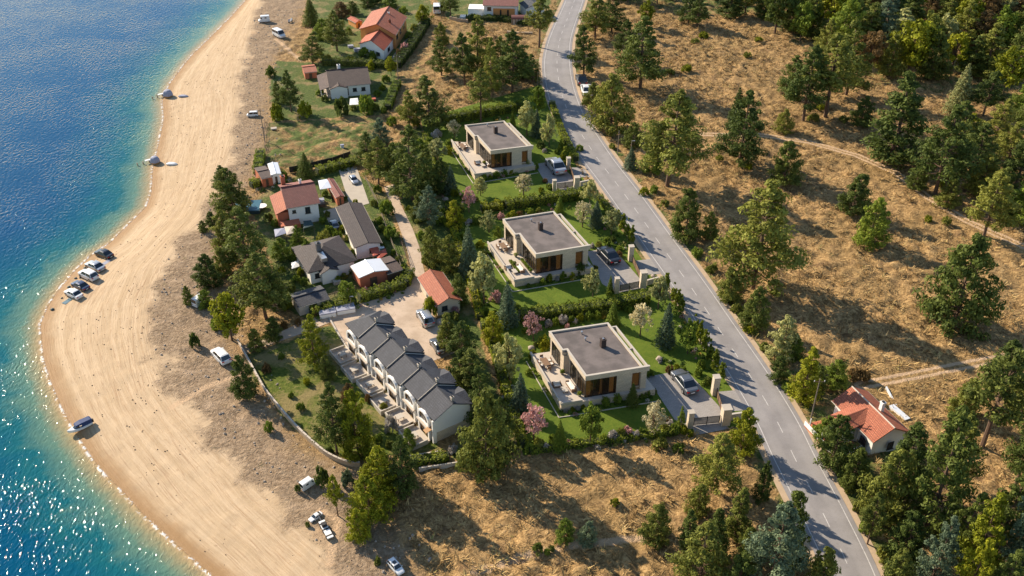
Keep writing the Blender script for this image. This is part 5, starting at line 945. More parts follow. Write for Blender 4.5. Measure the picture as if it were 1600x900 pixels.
def mk_pine(seed,H=14,R=4.6,zb=.22,nl=12,per=58,dens=1.0,spread=.8):
    r=np.random.default_rng(seed); tw=MB(); bend=r.normal(0,.03,2)
    def tc(z): t=z/H; return np.array([bend[0]*H*t*t+.12*math.sin(t*5+seed),bend[1]*H*t*t,z])
    tw.tube([tc(z) for z in np.linspace(-.3,H*.97,9)],[.27*(1-.88*i/8)*H/14+.03 for i in range(9)],7)
    cs=[];rs=[]; nl_=nl; ph=r.uniform(0,6)
    for i in range(nl_):
        t=i/(nl_-1); z=H*(zb+(.95-zb)*t)+r.normal(0,.15); env=R*(1-t)**spread*(.80 if t<.06 else 1.0)+.35; k=max(3,int(round((6.5-3*t)*dens)))
        for j in range(k):
            ph+=2.4+r.normal(0,.35); L=env*r.uniform(.55,1.08)
            if r.random()<.10: L*=.5
            d=np.array([math.cos(ph),math.sin(ph),0]); rise=r.uniform(.02,.28)+.25*t; o=tc(z)
            pt=[o+d*L*f+np.array([0,0,L*rise*f*f-.06*L*f]) for f in (0,.5,1)]
            tw.tube(pt,[.07*(1-t*.6)*H/14+.02,.045,.015],4,caps=False)
            m=max(2,int(L/1.0)); side=np.array([-d[1],d[0],0])
            for q in range(m):
                f=.38+.62*(q+1)/m if L>1.2 else 1.0; c=o+d*L*f+np.array([0,0,L*rise*f*f-.06*L*f+.12])+side*r.normal(0,.16*L*(.4+f*.6))
                cs.append(c); rs.append((.50+.20*L**.7)*r.uniform(.65,1.25)*(1.1-.25*t))
    for q in range(4): cs.append(tc(H*(.92+.025*q))); rs.append(.5-.08*q)
    cs=np.array(cs);rs=np.array(rs); pos,d,ci,q=clumps(cs,rs,per,.62,r,.35)
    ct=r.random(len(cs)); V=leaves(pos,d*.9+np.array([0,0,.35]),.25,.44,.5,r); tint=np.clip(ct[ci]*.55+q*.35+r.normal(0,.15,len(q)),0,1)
    return V,tint,tw
def mk_decid(seed,H=8,R=3,zc=.6,per=42,nc=70,leaf=.26,open_=0.0):
    r=np.random.default_rng(seed); tw=MB(); tw.tube([(0,0,-.2),(.05,.03,H*.22),(-.05,.1,H*.45),(0,0,H*.75)],[.05*R+.06,.045*R+.03,.03*R,.02],7)
    d=r.normal(0,1,(nc,3)); d/=np.linalg.norm(d,axis=1)[:,None]; q=r.uniform(.45,1,nc)**.6; lob=1+.22*np.sin(3*np.arctan2(d[:,1],d[:,0])+seed)+r.normal(0,.10,nc)
    top=np.where(d[:,2]>0,1-.25*np.hypot(d[:,0],d[:,1])*0,1)
    cs=d*(q*lob)[:,None]*np.array([R*.86,R*.86,H*.36]); cs[:,:2]*=np.clip(1.12-.55*np.clip(cs[:,2]/(H*.36),0,1),.3,1.2)[:,None]; cs[:,2]+=H*zc; rs=R*.24*r.uniform(.6,1.25,nc)
    for i in range(0,nc,4): tw.tube([(0,0,H*r.uniform(.22,.5)),tuple(cs[i]*np.array([.5,.5,.9])),tuple(cs[i])],[.03*R+.01,.02*R,.012],4,caps=False)
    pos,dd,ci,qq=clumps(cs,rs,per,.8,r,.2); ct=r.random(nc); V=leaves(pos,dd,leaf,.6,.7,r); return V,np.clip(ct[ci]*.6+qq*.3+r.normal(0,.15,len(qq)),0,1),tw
def mk_spruce(seed,H=8,R=2.6,per=16,zb=.07,nl=17):
    r=np.random.default_rng(seed); tw=MB(); tw.tube([(0,0,-.2),(0,0,H*.5),(0,0,H*.98)],[.17*H/8,.1*H/8,.02],6)
    cs=[];rs=[];dr=[]
    for i in range(nl):
        t=i/(nl-1); z=H*(zb+(.96-zb)*t); env=R*(1-t)**.85+.08; k=int(5+8*(1-t)); ph=r.uniform(0,6)
        for j in range(k):
            a=ph+6.283*j/k+r.normal(0,.1); L=env*r.uniform(.78,1.1); d=np.array([math.cos(a),math.sin(a),0])
            if j%2==0: tw.tube([(0,0,z),tuple(d*L*.9+np.array([0,0,z-.12*L]))],[.03,.01],3,caps=False)
            for f in ((.45,.75,1.) if L>1 else (.6,1.)):
                cs.append(d*L*f+np.array([0,0,z-.18*L*f+.10*L*f*f])); rs.append(.16+.17*L*(1.25-f*.55)); dr.append(d)
    cs=np.array(cs);rs=np.array(rs); pos,d,ci,q=clumps(cs,rs,per,.5,r,.4); V=leaves(pos,d*.5+np.array([0,0,.5])+np.array(dr)[ci]*.3,.21,.34,.45,r)
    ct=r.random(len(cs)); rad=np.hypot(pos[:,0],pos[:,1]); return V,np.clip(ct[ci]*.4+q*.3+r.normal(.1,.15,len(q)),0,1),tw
def mk_shrub(seed,H=1,R=1,nc=26,per=26,leaf=.14):
    r=np.random.default_rng(seed); d=r.normal(0,1,(nc,3)); d[:,2]=abs(d[:,2]); d/=np.linalg.norm(d,axis=1)[:,None]; q=r.uniform(.5,1,nc)**.5
    cs=d*(q*(1+r.normal(0,.10,nc)))[:,None]*np.array([R*.8,R*.8,H*.62]); cs[:,2]+=H*.18; rs=R*.30*r.uniform(.6,1.2,nc); tw=MB()
    for i in range(0,nc,3): tw.tube([(0,0,-.1),tuple(cs[i]*.6),tuple(cs[i])],[.03,.02,.01],3,caps=False)
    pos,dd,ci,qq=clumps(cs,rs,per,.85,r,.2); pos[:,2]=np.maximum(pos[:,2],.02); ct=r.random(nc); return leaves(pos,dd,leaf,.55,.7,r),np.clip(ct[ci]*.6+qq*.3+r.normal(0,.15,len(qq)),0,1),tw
PROTO={}
def proto(kind,nv,fn):
    L=[]
    for i in range(nv):
        V,t_,tw=fn(i+1+len(PROTO)*17); me=quads_mesh(kind+'_crown',V,[FOL['dark']],t_); z=V.reshape(-1,3)[:,2].max(); rr_=np.percentile(np.hypot(V.reshape(-1,3)[:,0],V.reshape(-1,3)[:,1]),98.5)
        o=tw.build('trunk',M['bark']); tm=o.data; bpy.data.objects.remove(o); L.append((me,tm,z,rr_))
    PROTO[kind]=L
proto('pine',7,lambda s:mk_pine(s,zb=[.12,.2,.28,.15,.24,.1,.3][s%7]))
proto('cone',5,lambda s:mk_pine(s,R=3.3,zb=.10,nl=14,spread=.9,dens=1.05))
proto('tall',4,lambda s:mk_pine(s,R=3.6,zb=.42,nl=9,spread=.6,dens=1.0))
proto('bushy',5,lambda s:mk_pine(s,H=9,R=4.2,zb=.05,nl=11,spread=.62,dens=1.15))
proto('decid',5,lambda s:mk_decid(s)); proto('open',4,lambda s:mk_decid(s,per=24,nc=60,leaf=.24,zc=.62))
proto('spruce',4,lambda s:mk_spruce(s)); proto('shrub',6,lambda s:mk_shrub(s)); proto('column',3,lambda s:mk_shrub(s,H=2.6,R=.62,nc=40,per=26))
NAMES={'pine':'pine_tree','cone':'conifer_tree','tall':'pine_tree','bushy':'bushy_pine','decid':'leafy_tree','open':'blossom_tree','spruce':'spruce_tree','shrub':'shrub','column':'columnar_shrub'}
CATS={'pine':'pine tree','cone':'conifer','tall':'pine tree','bushy':'pine tree','decid':'tree','open':'tree','spruce':'spruce','shrub':'shrub','column':'shrub'}
_cnt={}
def plant(kind,col,px,yb,ytop,wpx,label,group=None,z=None,base=None):
    b=PG(px,yb) if base is None else Vector(base)
    if z is not None: b=P(px,yb,z)
    elif base is None: b.z=tz(b[0],b[1])-.03
    h=HZ(b,ytop); rad=wpx/2*mpp((b[0],b[1],b[2]+h/2))
    i=_cnt.get(kind,0); _cnt[kind]=i+1; L=PROTO[kind]; me,tm,mz,mr=L[i%len(L)]
    root=thing(NAMES[kind],label,CATS[kind],b,group,rz=(i*2.399)%6.283)
    root.scale=(rad/mr,rad/mr,h/mz)
    c=bpy.data.objects.new('crown',me); COL.objects.link(c); c.parent=root; c.material_slots[0].link='OBJECT'; c.material_slots[0].material=FOL[col]
    if kind not in ('shrub','column'):
        k=bpy.data.objects.new('trunk',tm); COL.objects.link(k); k.parent=root
    return root
T=[ # kind, colour, x, base row, top row, width, label
('pine','dark',999,139,25,92,'broad dark pine on the slope right of the road, beside the far bend'),
('decid','yellow',1009,42,-2,28,'small yellow green tree right behind the broad dark pine above the far bend'),
('pine','dark',1089,42,-8,42,'dark pine alone at the upper edge of the dry slope'),
('pine','dark',912,117,36,50,'dark pine on the right verge of the road above the parked cars'),
('pine','olive',930,60,-12,58,'olive pine crowding the right verge at the very top of the road'),
('pine','dark',955,50,-18,50,'dark green pine behind the olive pine at the top of the road'),
('bushy','olive',954,202,114,76,'bushy olive green pine just below the two cars on the road verge'),
('pine','olive',1043,288,140,120,'big olive green pine between the road and the head of the dirt track'),
('spruce','blue',985,264,230,26,'small blue green conifer beside a grey post on the right verge'),
('pine','dark',1156,258,140,86,'dark forked pine standing at the start of the upper dirt track'),
('spruce','dark',1148,200,136,34,'slim dark conifer just behind the forked pine on the upper track'),
('bushy','dark',1070,373,293,54,'dark round pine on the right verge level with the middle villa'),
('pine','olive',1176,450,280,146,'largest olive green pine standing alone on the dry slope mid right'),
('bushy','dark',1224,288,220,58,'compact dark bushy pine between the upper track and the largest olive pine'),
('bushy','dark',1330,335,270,54,'small dark pine, upper one of a pair below the track'),
('bushy','green',1357,384,308,60,'small bright green pine, lower one of a pair below the track'),
('bushy','dark',1490,505,366,120,'wide dense bushy pine alone on the right of the dry slope'),
('decid','green',1250,64,0,50,'round green tree where the dry slope meets the wood at the top'),
('pine','dark',1254,188,68,84,'dark pine, left one of the group above the upper track'),
('tall','olive',1290,184,50,88,'tall leaning olive pine, middle one of the group above the upper track'),
('pine','olive',1322,150,32,76,'olive pine, rearmost of the group above the upper track'),
('decid','rust',1352,120,48,50,'brownish half bare tree behind the group above the upper track'),
('cone','dark',1390,254,108,104,'tall dense dark pine right on the bend of the upper track'),
('pine','dark',1462,302,162,106,'wide dark pine just right of the tall pine on the track bend'),
('spruce','pale',1494,176,98,44,'slim pale grey green spruce rising above the wide dark pine'),
('decid','yellow',1565,154,72,58,'bright golden yellow tree at the edge of the wood on the right'),
('pine','olive',1553,222,152,66,'loose olive pine below the golden yellow tree'),
('pine','dark',1604,215,140,60,'dark pine cut by the right edge below the golden tree'),
('pine','dark',1520,272,192,72,'dark pine in the thick clump right of the track bend'),
('pine','dark',1588,290,205,76,'dark pine at the right edge above the track end'),
('pine','olive',1537,368,262,84,'olive pine just over the track near the right edge'),
('bushy','green',1590,345,285,60,'green bushy pine touching the right edge beside the track'),
('tall','olive',1532,699,545,110,'tall leaning pine with bare reddish trunk right of the red roofed roadside house'),
('pine','olive',1590,665,530,80,'olive pine on the right edge behind the leaning bare trunk'),
('pine','dark',1584,760,640,70,'dark pine on the right edge below the leaning bare trunk'),
('bushy','dark',1299,728,650,70,'dark olive bushy pine between the road and the red roofed house'),
('bushy','olive',1374,806,698,84,'yellowish olive pine hiding the foot of the red roofed house'),
('pine','dark',1446,832,630,124,'very large dark pine in front of the red roofed house'),
('pine','olive',1355,850,768,50,'small olive pine on the verge below the red roofed house'),
('pine','blue',1447,930,806,72,'blue green pine at the bottom edge below the very large dark pine'),
('pine','yellow',1514,905,772,82,'yellowish green pine right of the blue green one at the bottom'),
('pine','blue',1580,912,722,90,'tall blue green pine in the bottom right corner'),
('bushy','yellow',1498,960,840,72,'yellow green pine cut by the bottom edge near the right corner'),
('pine','dark',1545,975,850,80,'dark pine cut by the bottom edge between two yellowish ones'),
('bushy','dark',1178,512,448,52,'dark bushy pine on the right verge between the road and the dry slope'),
('bushy','pale',1220,558,494,52,'pale grey green bushy tree on the right verge'),
('cone','yellow',1254,626,540,54,'yellow green conifer beside the tall leaning pole'),
('bushy','dark',1214,596,556,36,'small dark bush between the pale tree and the leaning pole'),
('shrub','rust',1342,592,574,34,'rusty yellow shrub behind the red roofed roadside house'),
('bushy','green',1302,602,560,44,'green bushy tree behind the leaning pole, left of the lower track end'),
('pine','olive',1118,768,676,84,'olive pine left of the road just below the nearest villa plot'),
('bushy','yellow',1158,706,636,56,'yellow green pine at the near corner of the nearest villa plot'),
('bushy','dark',1189,782,720,34,'narrow dark bush squeezed against the left edge of the road'),
('cone','olive',1147,842,762,50,'slim olive conifer below the pine left of the road'),
('bushy','olive',1024,843,788,54,'small olive pine alone at the lower middle of the dry field'),
('cone','dark',1074,862,798,40,'small dark conifer on the left rim of the bottom clump'),
('cone','dark',1112,870,796,48,'dark conifer in the middle of the bottom clump left of the road'),
('pine','olive',1092,912,820,98,'broad olive pine at the front of the bottom clump'),
('pine','blue',1198,925,786,104,'broad grey green pine beside the road at the bottom'),
('bushy','dark',1222,880,766,70,'dark bushy pine overlapping the left edge of the road near the bottom'),
('bushy','olive',1276,935,852,66,'olive pine overhanging the road at the bottom edge'),
('bushy','dark',1150,935,860,70,'dark pine cut by the bottom edge left of the broad grey green one'),
('bushy','green',882,848,810,36,'small green bushy pine, left one of a pair in the lower field'),
('bushy','blue',918,850,814,34,'small bluish bushy pine, right one of a pair in the lower field'),
('pine','dark',632,772,680,62,'dark green pine behind the yellow trees near the row houses'),
('bushy','yellow',594,775,698,70,'yellow tree topmost of the yellow clump above the camping vehicles'),
('bushy','yellow',580,808,742,76,'wide yellow tree in the middle of the yellow clump'),
('bushy','yellow',562,842,794,46,'small yellow tree lowest of the yellow clump'),
('tall','yellow',528,806,742,30,'thin yellow green tree with bare trunk beside the car tracks'),
('bushy','olive',759,738,606,96,'big yellow olive tree at the end gable of the row houses'),
('pine','olive',735,612,545,60,'olive pine behind the row houses near the nearest villa plot'),
('pine','dark',722,566,500,54,'dark pine between the forecourt and the villa plots'),
('pine','dark',752,668,575,56,'dark pine behind the end gable of the row houses'),
('pine','dark',527,708,596,66,'dark pine in front on the lawn of the row houses'),
('bushy','yellow',560,712,606,62,'yellow green tree beside the dark pine on the row houses lawn'),
('bushy','rust',548,650,598,36,'reddish brown tree behind the pair of pines on the row houses lawn'),
('pine','yellow',492,570,488,54,'yellow green pine at the top corner of the row houses lawn'),
('bushy','olive',513,592,556,28,'small olive bush right of the pine at the top corner of the lawn'),
('bushy','dark',385,619,554,48,'dark pine beside the curved wall at the beach end of the path'),
('decid','yellow',363,532,454,58,'bright yellow green tree beside the small camper van'),
('shrub','green',340,512,494,26,'low green bush just left of the bright yellow green tree'),
('bushy','dark',327,447,396,50,'dark pine above the small camper van'),
('bushy','dark',296,476,446,20,'small dark bush left of the small camper van'),
('bushy','green',322,478,452,28,'green bush right above the small camper van'),
('pine','olive',416,499,390,98,'big olive pine left of the grey roofed house garden'),
('pine','dark',388,422,322,86,'large dark pine left of the red roofed garden house'),
('pine','dark',432,490,420,50,'dark pine behind the big olive pine at the garden corner'),
('bushy','olive',366,335,264,62,'olive pine left of the blue pool cover'),
('bushy','dark',332,352,330,24,'small bush on the dirt left of the gardens, upper one of two'),
('bushy','dark',318,362,344,18,'small bush on the dirt left of the gardens, lower one of two'),
('spruce','dark',487,39,-5,30,'dark spruce at the top edge near the white vans'),
('pine','olive',527,80,15,50,'olive pine left of the orange roofed houses'),
('pine','olive',489,99,48,46,'olive pine above the brown roofed white house'),
('pine','dark',455,175,108,38,'dark pine left of the brown roofed white house'),
('bushy','dark',436,162,126,20,'small dark bush beside the pine left of the brown roofed house'),
('shrub','yellow',434,186,160,24,'yellow green bush at the foot of the pine left of the brown roofed house'),
('shrub','yellow',477,182,156,26,'yellow green round bush in front of the brown roofed house porch'),
('shrub','dark',534,180,150,26,'dark round bush in front of the brown roofed house'),
('shrub','green',575,176,146,30,'green round bush right of the brown roofed house front'),
('decid','yellow',611,118,87,24,'golden tree between the brown roofed and orange roofed houses'),
('shrub','yellow',579,108,94,18,'small yellow bush behind the right gable of the brown roofed house'),
('decid','yellow',662,40,5,32,'yellow green tree at the top of the garden hedge right of the orange roofed houses'),
('bushy','rust',534,26,2,32,'rusty brown tree behind the orange roofed houses on the left'),
('bushy','dark',552,22,2,24,'dark bush left behind the orange roofed main house'),
('shrub','dark',424,120,100,18,'small dark bush alone on the dirt near the beach'),
('spruce','dark',479,277,238,30,'dark spruce behind the red roofed garden house'),
('pine','olive',672,198,116,72,'olive pine at the far left corner of the villa plots'),
('pine','dark',726,134,50,54,'dark pine left one of the clump behind the farthest villa'),
('pine','olive',747,120,22,58,'olive pine rearmost of the clump behind the farthest villa'),
('pine','olive',768,158,58,38,'slim olive pine in the middle of the clump behind the farthest villa'),
('tall','olive',751,190,106,44,'olive pine with a bare trunk standing right behind the farthest villa'),
('pine','dark',801,144,46,74,'wide dark pine right one of the clump behind the farthest villa'),
('pine','dark',832,128,82,34,'small dark pine at the left edge of the road behind the farthest villa'),
('tall','olive',842,74,-8,48,'slender pine with pale bare trunk left of the road at the top'),
('pine','dark',704,24,-18,34,'dark pine at the top edge left of the white house'),
('pine','dark',644,313,196,84,'large dark pine beside the upper end of the lane'),
('pine','olive',592,288,214,56,'olive pine at the far end of the concrete yard'),
('bushy','blue',596,225,184,36,'blue green pine at the corner of the light green field'),
('pine','dark',618,285,222,50,'dark pine between the olive pine and the large dark pine by the lane'),
('pine','dark',668,300,225,40,'dark pine right against the far left villa plot edge'),
('pine','blue',672,360,288,46,'grey green pine between the lane and the villa plots'),
('bushy','olive',675,412,352,42,'olive pine with thin trunk right of the lane bend'),
('bushy','olive',704,424,366,38,'olive bushy tree above the small red roofed cottage'),
('bushy','dark',718,476,426,34,'dark bushy tree right of the small red roofed cottage'),
('shrub','yellow',673,492,460,24,'yellow green bush at the forecourt below the small cottage'),
('bushy','olive',700,545,490,40,'olive bushy tree by the parked cars on the forecourt'),
('decid','green',543,474,440,30,'bright green small tree at the garden hedge of the grey roofed house'),
('shrub','green',604,334,310,26,'round green bush between the long brown roof and the lane'),
('shrub','green',612,372,352,24,'round green bush lower down between the long brown roof and the lane'),
('shrub','olive',506,380,358,22,'olive bush behind the grey roofed house'),
('shrub','green',516,366,352,18,'small green bush behind the grey roofed house near the parking place'),
('bushy','green',467,385,352,28,'green bush left of the grey roofed house gable'),
('bushy','green',482,405,372,26,'lower green bush left of the grey roofed house'),
# garden trees
('open','cream',710,217,186,24,'small cream blossom tree left of the farthest villa roof'),
('shrub','white',683,214,200,18,'whitish flowering shrub in the far left corner of the villa plots'),
('decid','pale',684,254,216,34,'round pale tree left of the farthest villa terrace'),
('spruce','dark',690,277,248,14,'small thin spruce at the left hedge of the farthest plot'),
('spruce','blue',705,302,258,26,'blue green spruce below the farthest villa terrace'),
('decid','pale',751,306,275,24,'small pale tree on the near lawn of the farthest villa'),
('open','pink',733,332,290,28,'pink blossom tree between the farthest and the middle villa'),
('open','cream',818,305,272,32,'cream blossom tree on the near lawn of the farthest villa'),
('decid','pale',823,212,156,34,'tall pale tree right behind the farthest villa'),
('spruce','blue',838,214,170,22,'blue spruce right of the tall pale tree behind the farthest villa'),
('decid','pale',858,230,176,30,'pale yellowish tree near the road right of the farthest villa'),
('decid','green',840,182,134,28,'fresh green tree at the far road corner of the villa plots'),
('spruce','green',801,198,174,12,'tiny conifer at the far right corner of the farthest villa'),
('spruce','green',825,263,242,12,'tiny conifer at the front corner of the farthest villa'),
('decid','pale',921,322,280,30,'pale tree beside the gate wall between the far and middle plots'),
('bushy','yellow',711,354,312,32,'yellow green tree at the left hedge behind the middle villa'),
('open','pale',764,364,328,28,'pale small tree behind the middle villa terrace'),
('decid','green',778,376,352,16,'small round tree at the back corner of the middle villa terrace'),
('spruce','blue',733,430,350,38,'large blue green spruce left of the middle villa terrace'),
('decid','pale',756,474,392,50,'large pale silvery tree left of the middle villa lawn'),
('spruce','blue',793,507,440,38,'dark blue spruce at the left end of the hedge below the middle villa'),
('shrub','pink',774,470,452,20,'pink shrub beside the dark blue spruce'),
('decid','pale',926,464,418,34,'pale tree on the near lawn of the middle villa by the gate'),
('open','cream',910,355,314,34,'cream blossom tree behind the middle villa'),
('spruce','blue',931,354,313,26,'blue spruce right of the cream tree behind the middle villa'),
('decid','pale',955,367,327,30,'pale green tree near the road behind the middle villa'),
('spruce','green',874,334,306,18,'small green conifer directly behind the middle villa roof'),
('spruce','green',953,456,430,12,'tiny conifer beside the gate of the middle villa'),
('decid','pale',1028,483,430,34,'pale tree at the road corner below the middle villa gate'),
('bushy','yellow',771,538,486,38,'yellow green pine at the left edge behind the nearest villa'),
('open','pink',833,533,488,36,'pink blossom tree behind the nearest villa terrace'),
('shrub','yellow',850,547,522,22,'yellow green round shrub at the back corner of the nearest terrace'),
('decid','pale',796,595,520,46,'pale yellow green tree left of the nearest villa terrace'),
('spruce','blue',813,645,582,38,'blue green spruce left of the nearest villa lawn'),
('open','pink',834,688,634,44,'pink blossom tree in the near left corner of the nearest plot'),
('spruce','green',874,702,656,28,'small green conifer in the bottom flower bed of the nearest plot'),
('decid','green',922,694,628,42,'green leafy tree in front of the nearest villa'),
('open','cream',1018,680,627,40,'cream blossom tree left of the nearest villa gate'),
('cone','green',1063,670,634,16,'slim conifer beside the left gate pillar of the nearest villa'),
('spruce','dark',987,633,598,24,'dark spruce against the front wall of the nearest villa'),
('open','cream',1000,525,473,42,'big cream blossom tree behind the nearest villa'),
('spruce','blue',1039,540,472,34,'tall blue spruce on the lawn right behind the nearest villa'),
('spruce','green',957,508,472,26,'green conifer behind the roof of the nearest villa'),
('decid','green',1074,553,498,38,'green tree near the road right behind the nearest villa'),
('spruce','green',822,400,380,12,'tiny conifer beside the terrace seating of the middle villa'),
]
for k in T: plant(*k)
T2=[
('pine','dark',1500,235,160,70,'dark pine behind the wide dark pine, right of the track bend'),('bushy','olive',1530,300,240,60,'olive bushy pine filling the clump right of the track bend'),
('pine','olive',1572,262,190,64,'olive pine in the thick clump at the right edge'),('bushy','dark',1560,318,262,60,'dark bushy pine in front of the thick clump at the right edge'),
('pine','dark',1602,330,252,56,'dark pine cut by the right edge just above the track'),('bushy','yellow',1512,222,176,40,'yellow green tree squeezed behind the pale slim spruce'),
('bushy','green',1596,180,130,50,'green tree cut by the right edge under the golden tree'),('pine','dark',1536,180,108,60,'dark pine left of the golden yellow tree'),
('bushy','dark',1430,296,256,36,'small dark pine under the wide dark pine on its left side'),('bushy','olive',1478,322,280,44,'small olive pine at the foot of the wide dark pine'),
('pine','dark',1236,150,86,50,'dark pine at the far left of the group above the upper track'),('bushy','dark',1345,196,150,44,'low dark pine at the right foot of the group above the upper track'),
('bushy','olive',1224,206,170,34,'low olive pine at the left foot of the group above the upper track'),
('pine','dark',1404,770,660,90,'dark pine hidden between the olive and the very large pine below the roadside house'),('pine','olive',1480,760,640,80,'olive pine right behind the very large dark pine'),
('bushy','dark',1408,880,800,70,'dark bushy pine in the shade left of the blue green pine at the bottom'),('pine','dark',1488,880,770,70,'dark pine right behind the yellowish pine at the bottom'),
('bushy','olive',1392,934,860,60,'olive bush at the bottom edge near the road shoulder'),('pine','dark',1560,850,740,80,'dark pine behind the tall blue green corner pine'),('pine','olive',1604,880,770,60,'olive pine cut by the right edge near the bottom corner'),
('bushy','olive',1500,650,590,50,'olive bushy pine left of the leaning bare trunk'),('pine','dark',1560,620,530,70,'dark pine behind the leaning bare trunk'),
('bushy','dark',1330,760,700,50,'dark bush between the road and the olive pine below the roadside house'),('bushy','green',1288,690,650,40,'green bush left of the roadside house terrace'),
('pine','dark',350,300,258,34,'dark pine at the beach end of the middle gardens hedge'),('bushy','olive',352,380,328,44,'olive pine on the beach side of the large dark garden pine'),
('bushy','dark',404,462,412,44,'dark pine in the belt left of the grey roofed house'),('bushy','green',440,404,370,34,'green tree in the belt near the tarpaulin shelters'),
('bushy','olive',350,430,385,36,'olive pine left in the belt above the bright yellow tree'),('bushy','yellow',448,480,452,26,'yellow green bush beside the dark long shed'),
('bushy','dark',428,530,496,34,'dark bushy tree by the path below the big olive pine'),('bushy','olive',400,545,514,30,'olive bush by the path near the curved wall'),
('bushy','green',614,262,224,34,'green bushy tree at the lane top behind the large dark pine'),('pine','dark',575,262,206,44,'dark pine at the lower right corner of the light green field'),
('bushy','olive',656,345,300,36,'olive bushy tree on the right side of the lane'),
('bushy','dark',690,300,246,40,'dark bushy pine along the left edge of the farthest plot'),
('bushy','dark',720,600,545,50,'dark bushy pine behind the row houses rear gardens'),
('pine','dark',782,690,620,50,'dark pine beside the big yellow olive tree'),('bushy','dark',700,665,630,30,'dark bush right at the end gable of the row houses'),
('bushy','green',640,700,668,28,'green bush near the low pale wall below the row houses'),
('pine','dark',690,118,56,44,'dark pine at the left rim of the clump behind the farthest villa'),('bushy','olive',782,110,56,44,'olive pine between the two big ones behind the farthest villa'),
('bushy','dark',815,120,76,40,'dark bush behind the wide dark pine near the road'),('pine','olive',640,198,140,40,'olive pine left beside the pine at the far plot corner'),
('bushy','green',505,60,28,34,'green tree between the dark spruce and the olive pine at the top'),('bushy','dark',575,10,-14,28,'dark bush at the top edge behind the orange house'),('bushy','green',610,12,-8,30,'green bush at the top edge right behind the orange house'),
('bushy','olive',690,70,34,30,'olive bushy tree above the dry field right of the tall hedge'),('pine','dark',1075,35,-20,40,'dark pine left beside the lone one at the upper edge of the slope'),
('pine','dark',975,96,30,44,'dark pine left behind the broad dark one near the far bend'),('bushy','olive',925,165,128,36,'olive bush right behind the cars on the verge'),
('bushy','dark',988,230,190,36,'dark bushy pine above the blue green conifer on the verge'),('bushy','green',1020,268,226,40,'green bush left at the foot of the big olive pine'),
('bushy','olive',1140,470,420,44,'olive bush left at the foot of the largest olive pine'),('bushy','dark',1108,372,330,34,'dark bush right of the round pine on the verge'),
('bushy','green',1236,560,520,40,'green bushy tree above the yellow green conifer on the verge'),('bushy','dark',1275,610,570,36,'dark bush directly behind the tall leaning pole'),
('bushy','olive',1090,800,756,44,'olive bush left under the pine below the nearest villa plot'),('bushy','dark',1168,880,826,44,'dark bush in the middle behind the broad grey green pine'),
]
for k in T2: plant(*k)
# the wood along the top right: rows of trees, front row nearest
W=[]
rows=[('front row',118,[(1385,'olive'),(1418,'yellow'),(1448,'olive'),(1480,'yellow'),(1512,'dark'),(1540,'olive'),(1590,'dark')],74),
 ('second row',86,[(1290,'olive'),(1318,'green'),(1348,'olive'),(1378,'blue'),(1405,'pale'),(1440,'olive'),(1468,'pale'),(1500,'olive'),(1530,'rust'),(1556,'green'),(1588,'olive')],70),
 ('third row',52,[(1206,'dark'),(1232,'dark'),(1268,'dark'),(1296,'yellow'),(1326,'dark'),(1350,'olive'),(1385,'blue'),(1418,'dark'),(1446,'rust'),(1474,'olive'),(1506,'yellow'),(1534,'rust'),(1566,'pale'),(1596,'rust')],62),
 ('fourth row',24,[(1136,'dark'),(1160,'olive'),(1190,'dark'),(1218,'dark'),(1248,'green'),(1276,'dark'),(1308,'dark'),(1338,'olive'),(1368,'rust'),(1396,'dark'),(1428,'yellow'),(1458,'olive'),(1488,'dark'),(1518,'yellow'),(1548,'rust'),(1580,'olive'),(1606,'dark')],56),
 ('fifth row',0,[(968,'dark'),(985,'yellow'),(1030,'dark'),(1048,'olive'),(1120,'dark'),(1148,'dark'),(1176,'dark'),(1204,'dark'),(1232,'olive'),(1262,'dark'),(1290,'yellow'),(1320,'dark'),(1350,'rust'),(1380,'olive'),(1410,'dark'),(1440,'olive'),(1470,'dark'),(1500,'rust'),(1530,'olive'),(1560,'dark'),(1592,'olive')],50),
 ('rearmost row',-22,[(1000,'dark'),(1110,'dark'),(1140,'olive'),(1172,'dark'),(1206,'dark'),(1240,'dark'),(1275,'olive'),(1310,'dark'),(1345,'olive'),(1380,'dark'),(1415,'rust'),(1450,'olive'),(1485,'dark'),(1520,'yellow'),(1555,'dark'),(1590,'olive')],50)]
ORD=['first','second','third','fourth','fifth','sixth','seventh','eighth','ninth','tenth','eleventh','twelfth','thirteenth','fourteenth','fifteenth','sixteenth','seventeenth','eighteenth','nineteenth','twentieth','twenty-first','twenty-second','twenty-third','twenty-fourth','twenty-fifth','twenty-sixth','twenty-seventh','twenty-eighth','twenty-ninth','thirtieth']
CN={'dark':'dark green','olive':'olive green','yellow':'golden yellow','green':'bright green','blue':'grey green','pale':'pale green','rust':'rusty brown','hedge':'leafy','cream':'cream','pink':'pink','white':'whitish'}
rw=random.Random(3)
for rn,yb,L,hh in rows:
    for i,(x,c) in enumerate(L):
        k=rw.choice(['pine','bushy','cone','pine','decid','bushy']) if c in('dark','olive','blue','pale') else rw.choice(['decid','bushy'])
        y=yb+rw.uniform(-6,6); h=hh*rw.uniform(.85,1.25); plant(k,c,x+rw.uniform(-5,5),y,y-h,h*rw.uniform(.68,.9),f'{CN[c]} tree of the top right wood, {ORD[i]} from left in its {rn}','trees of the wood at the top right')
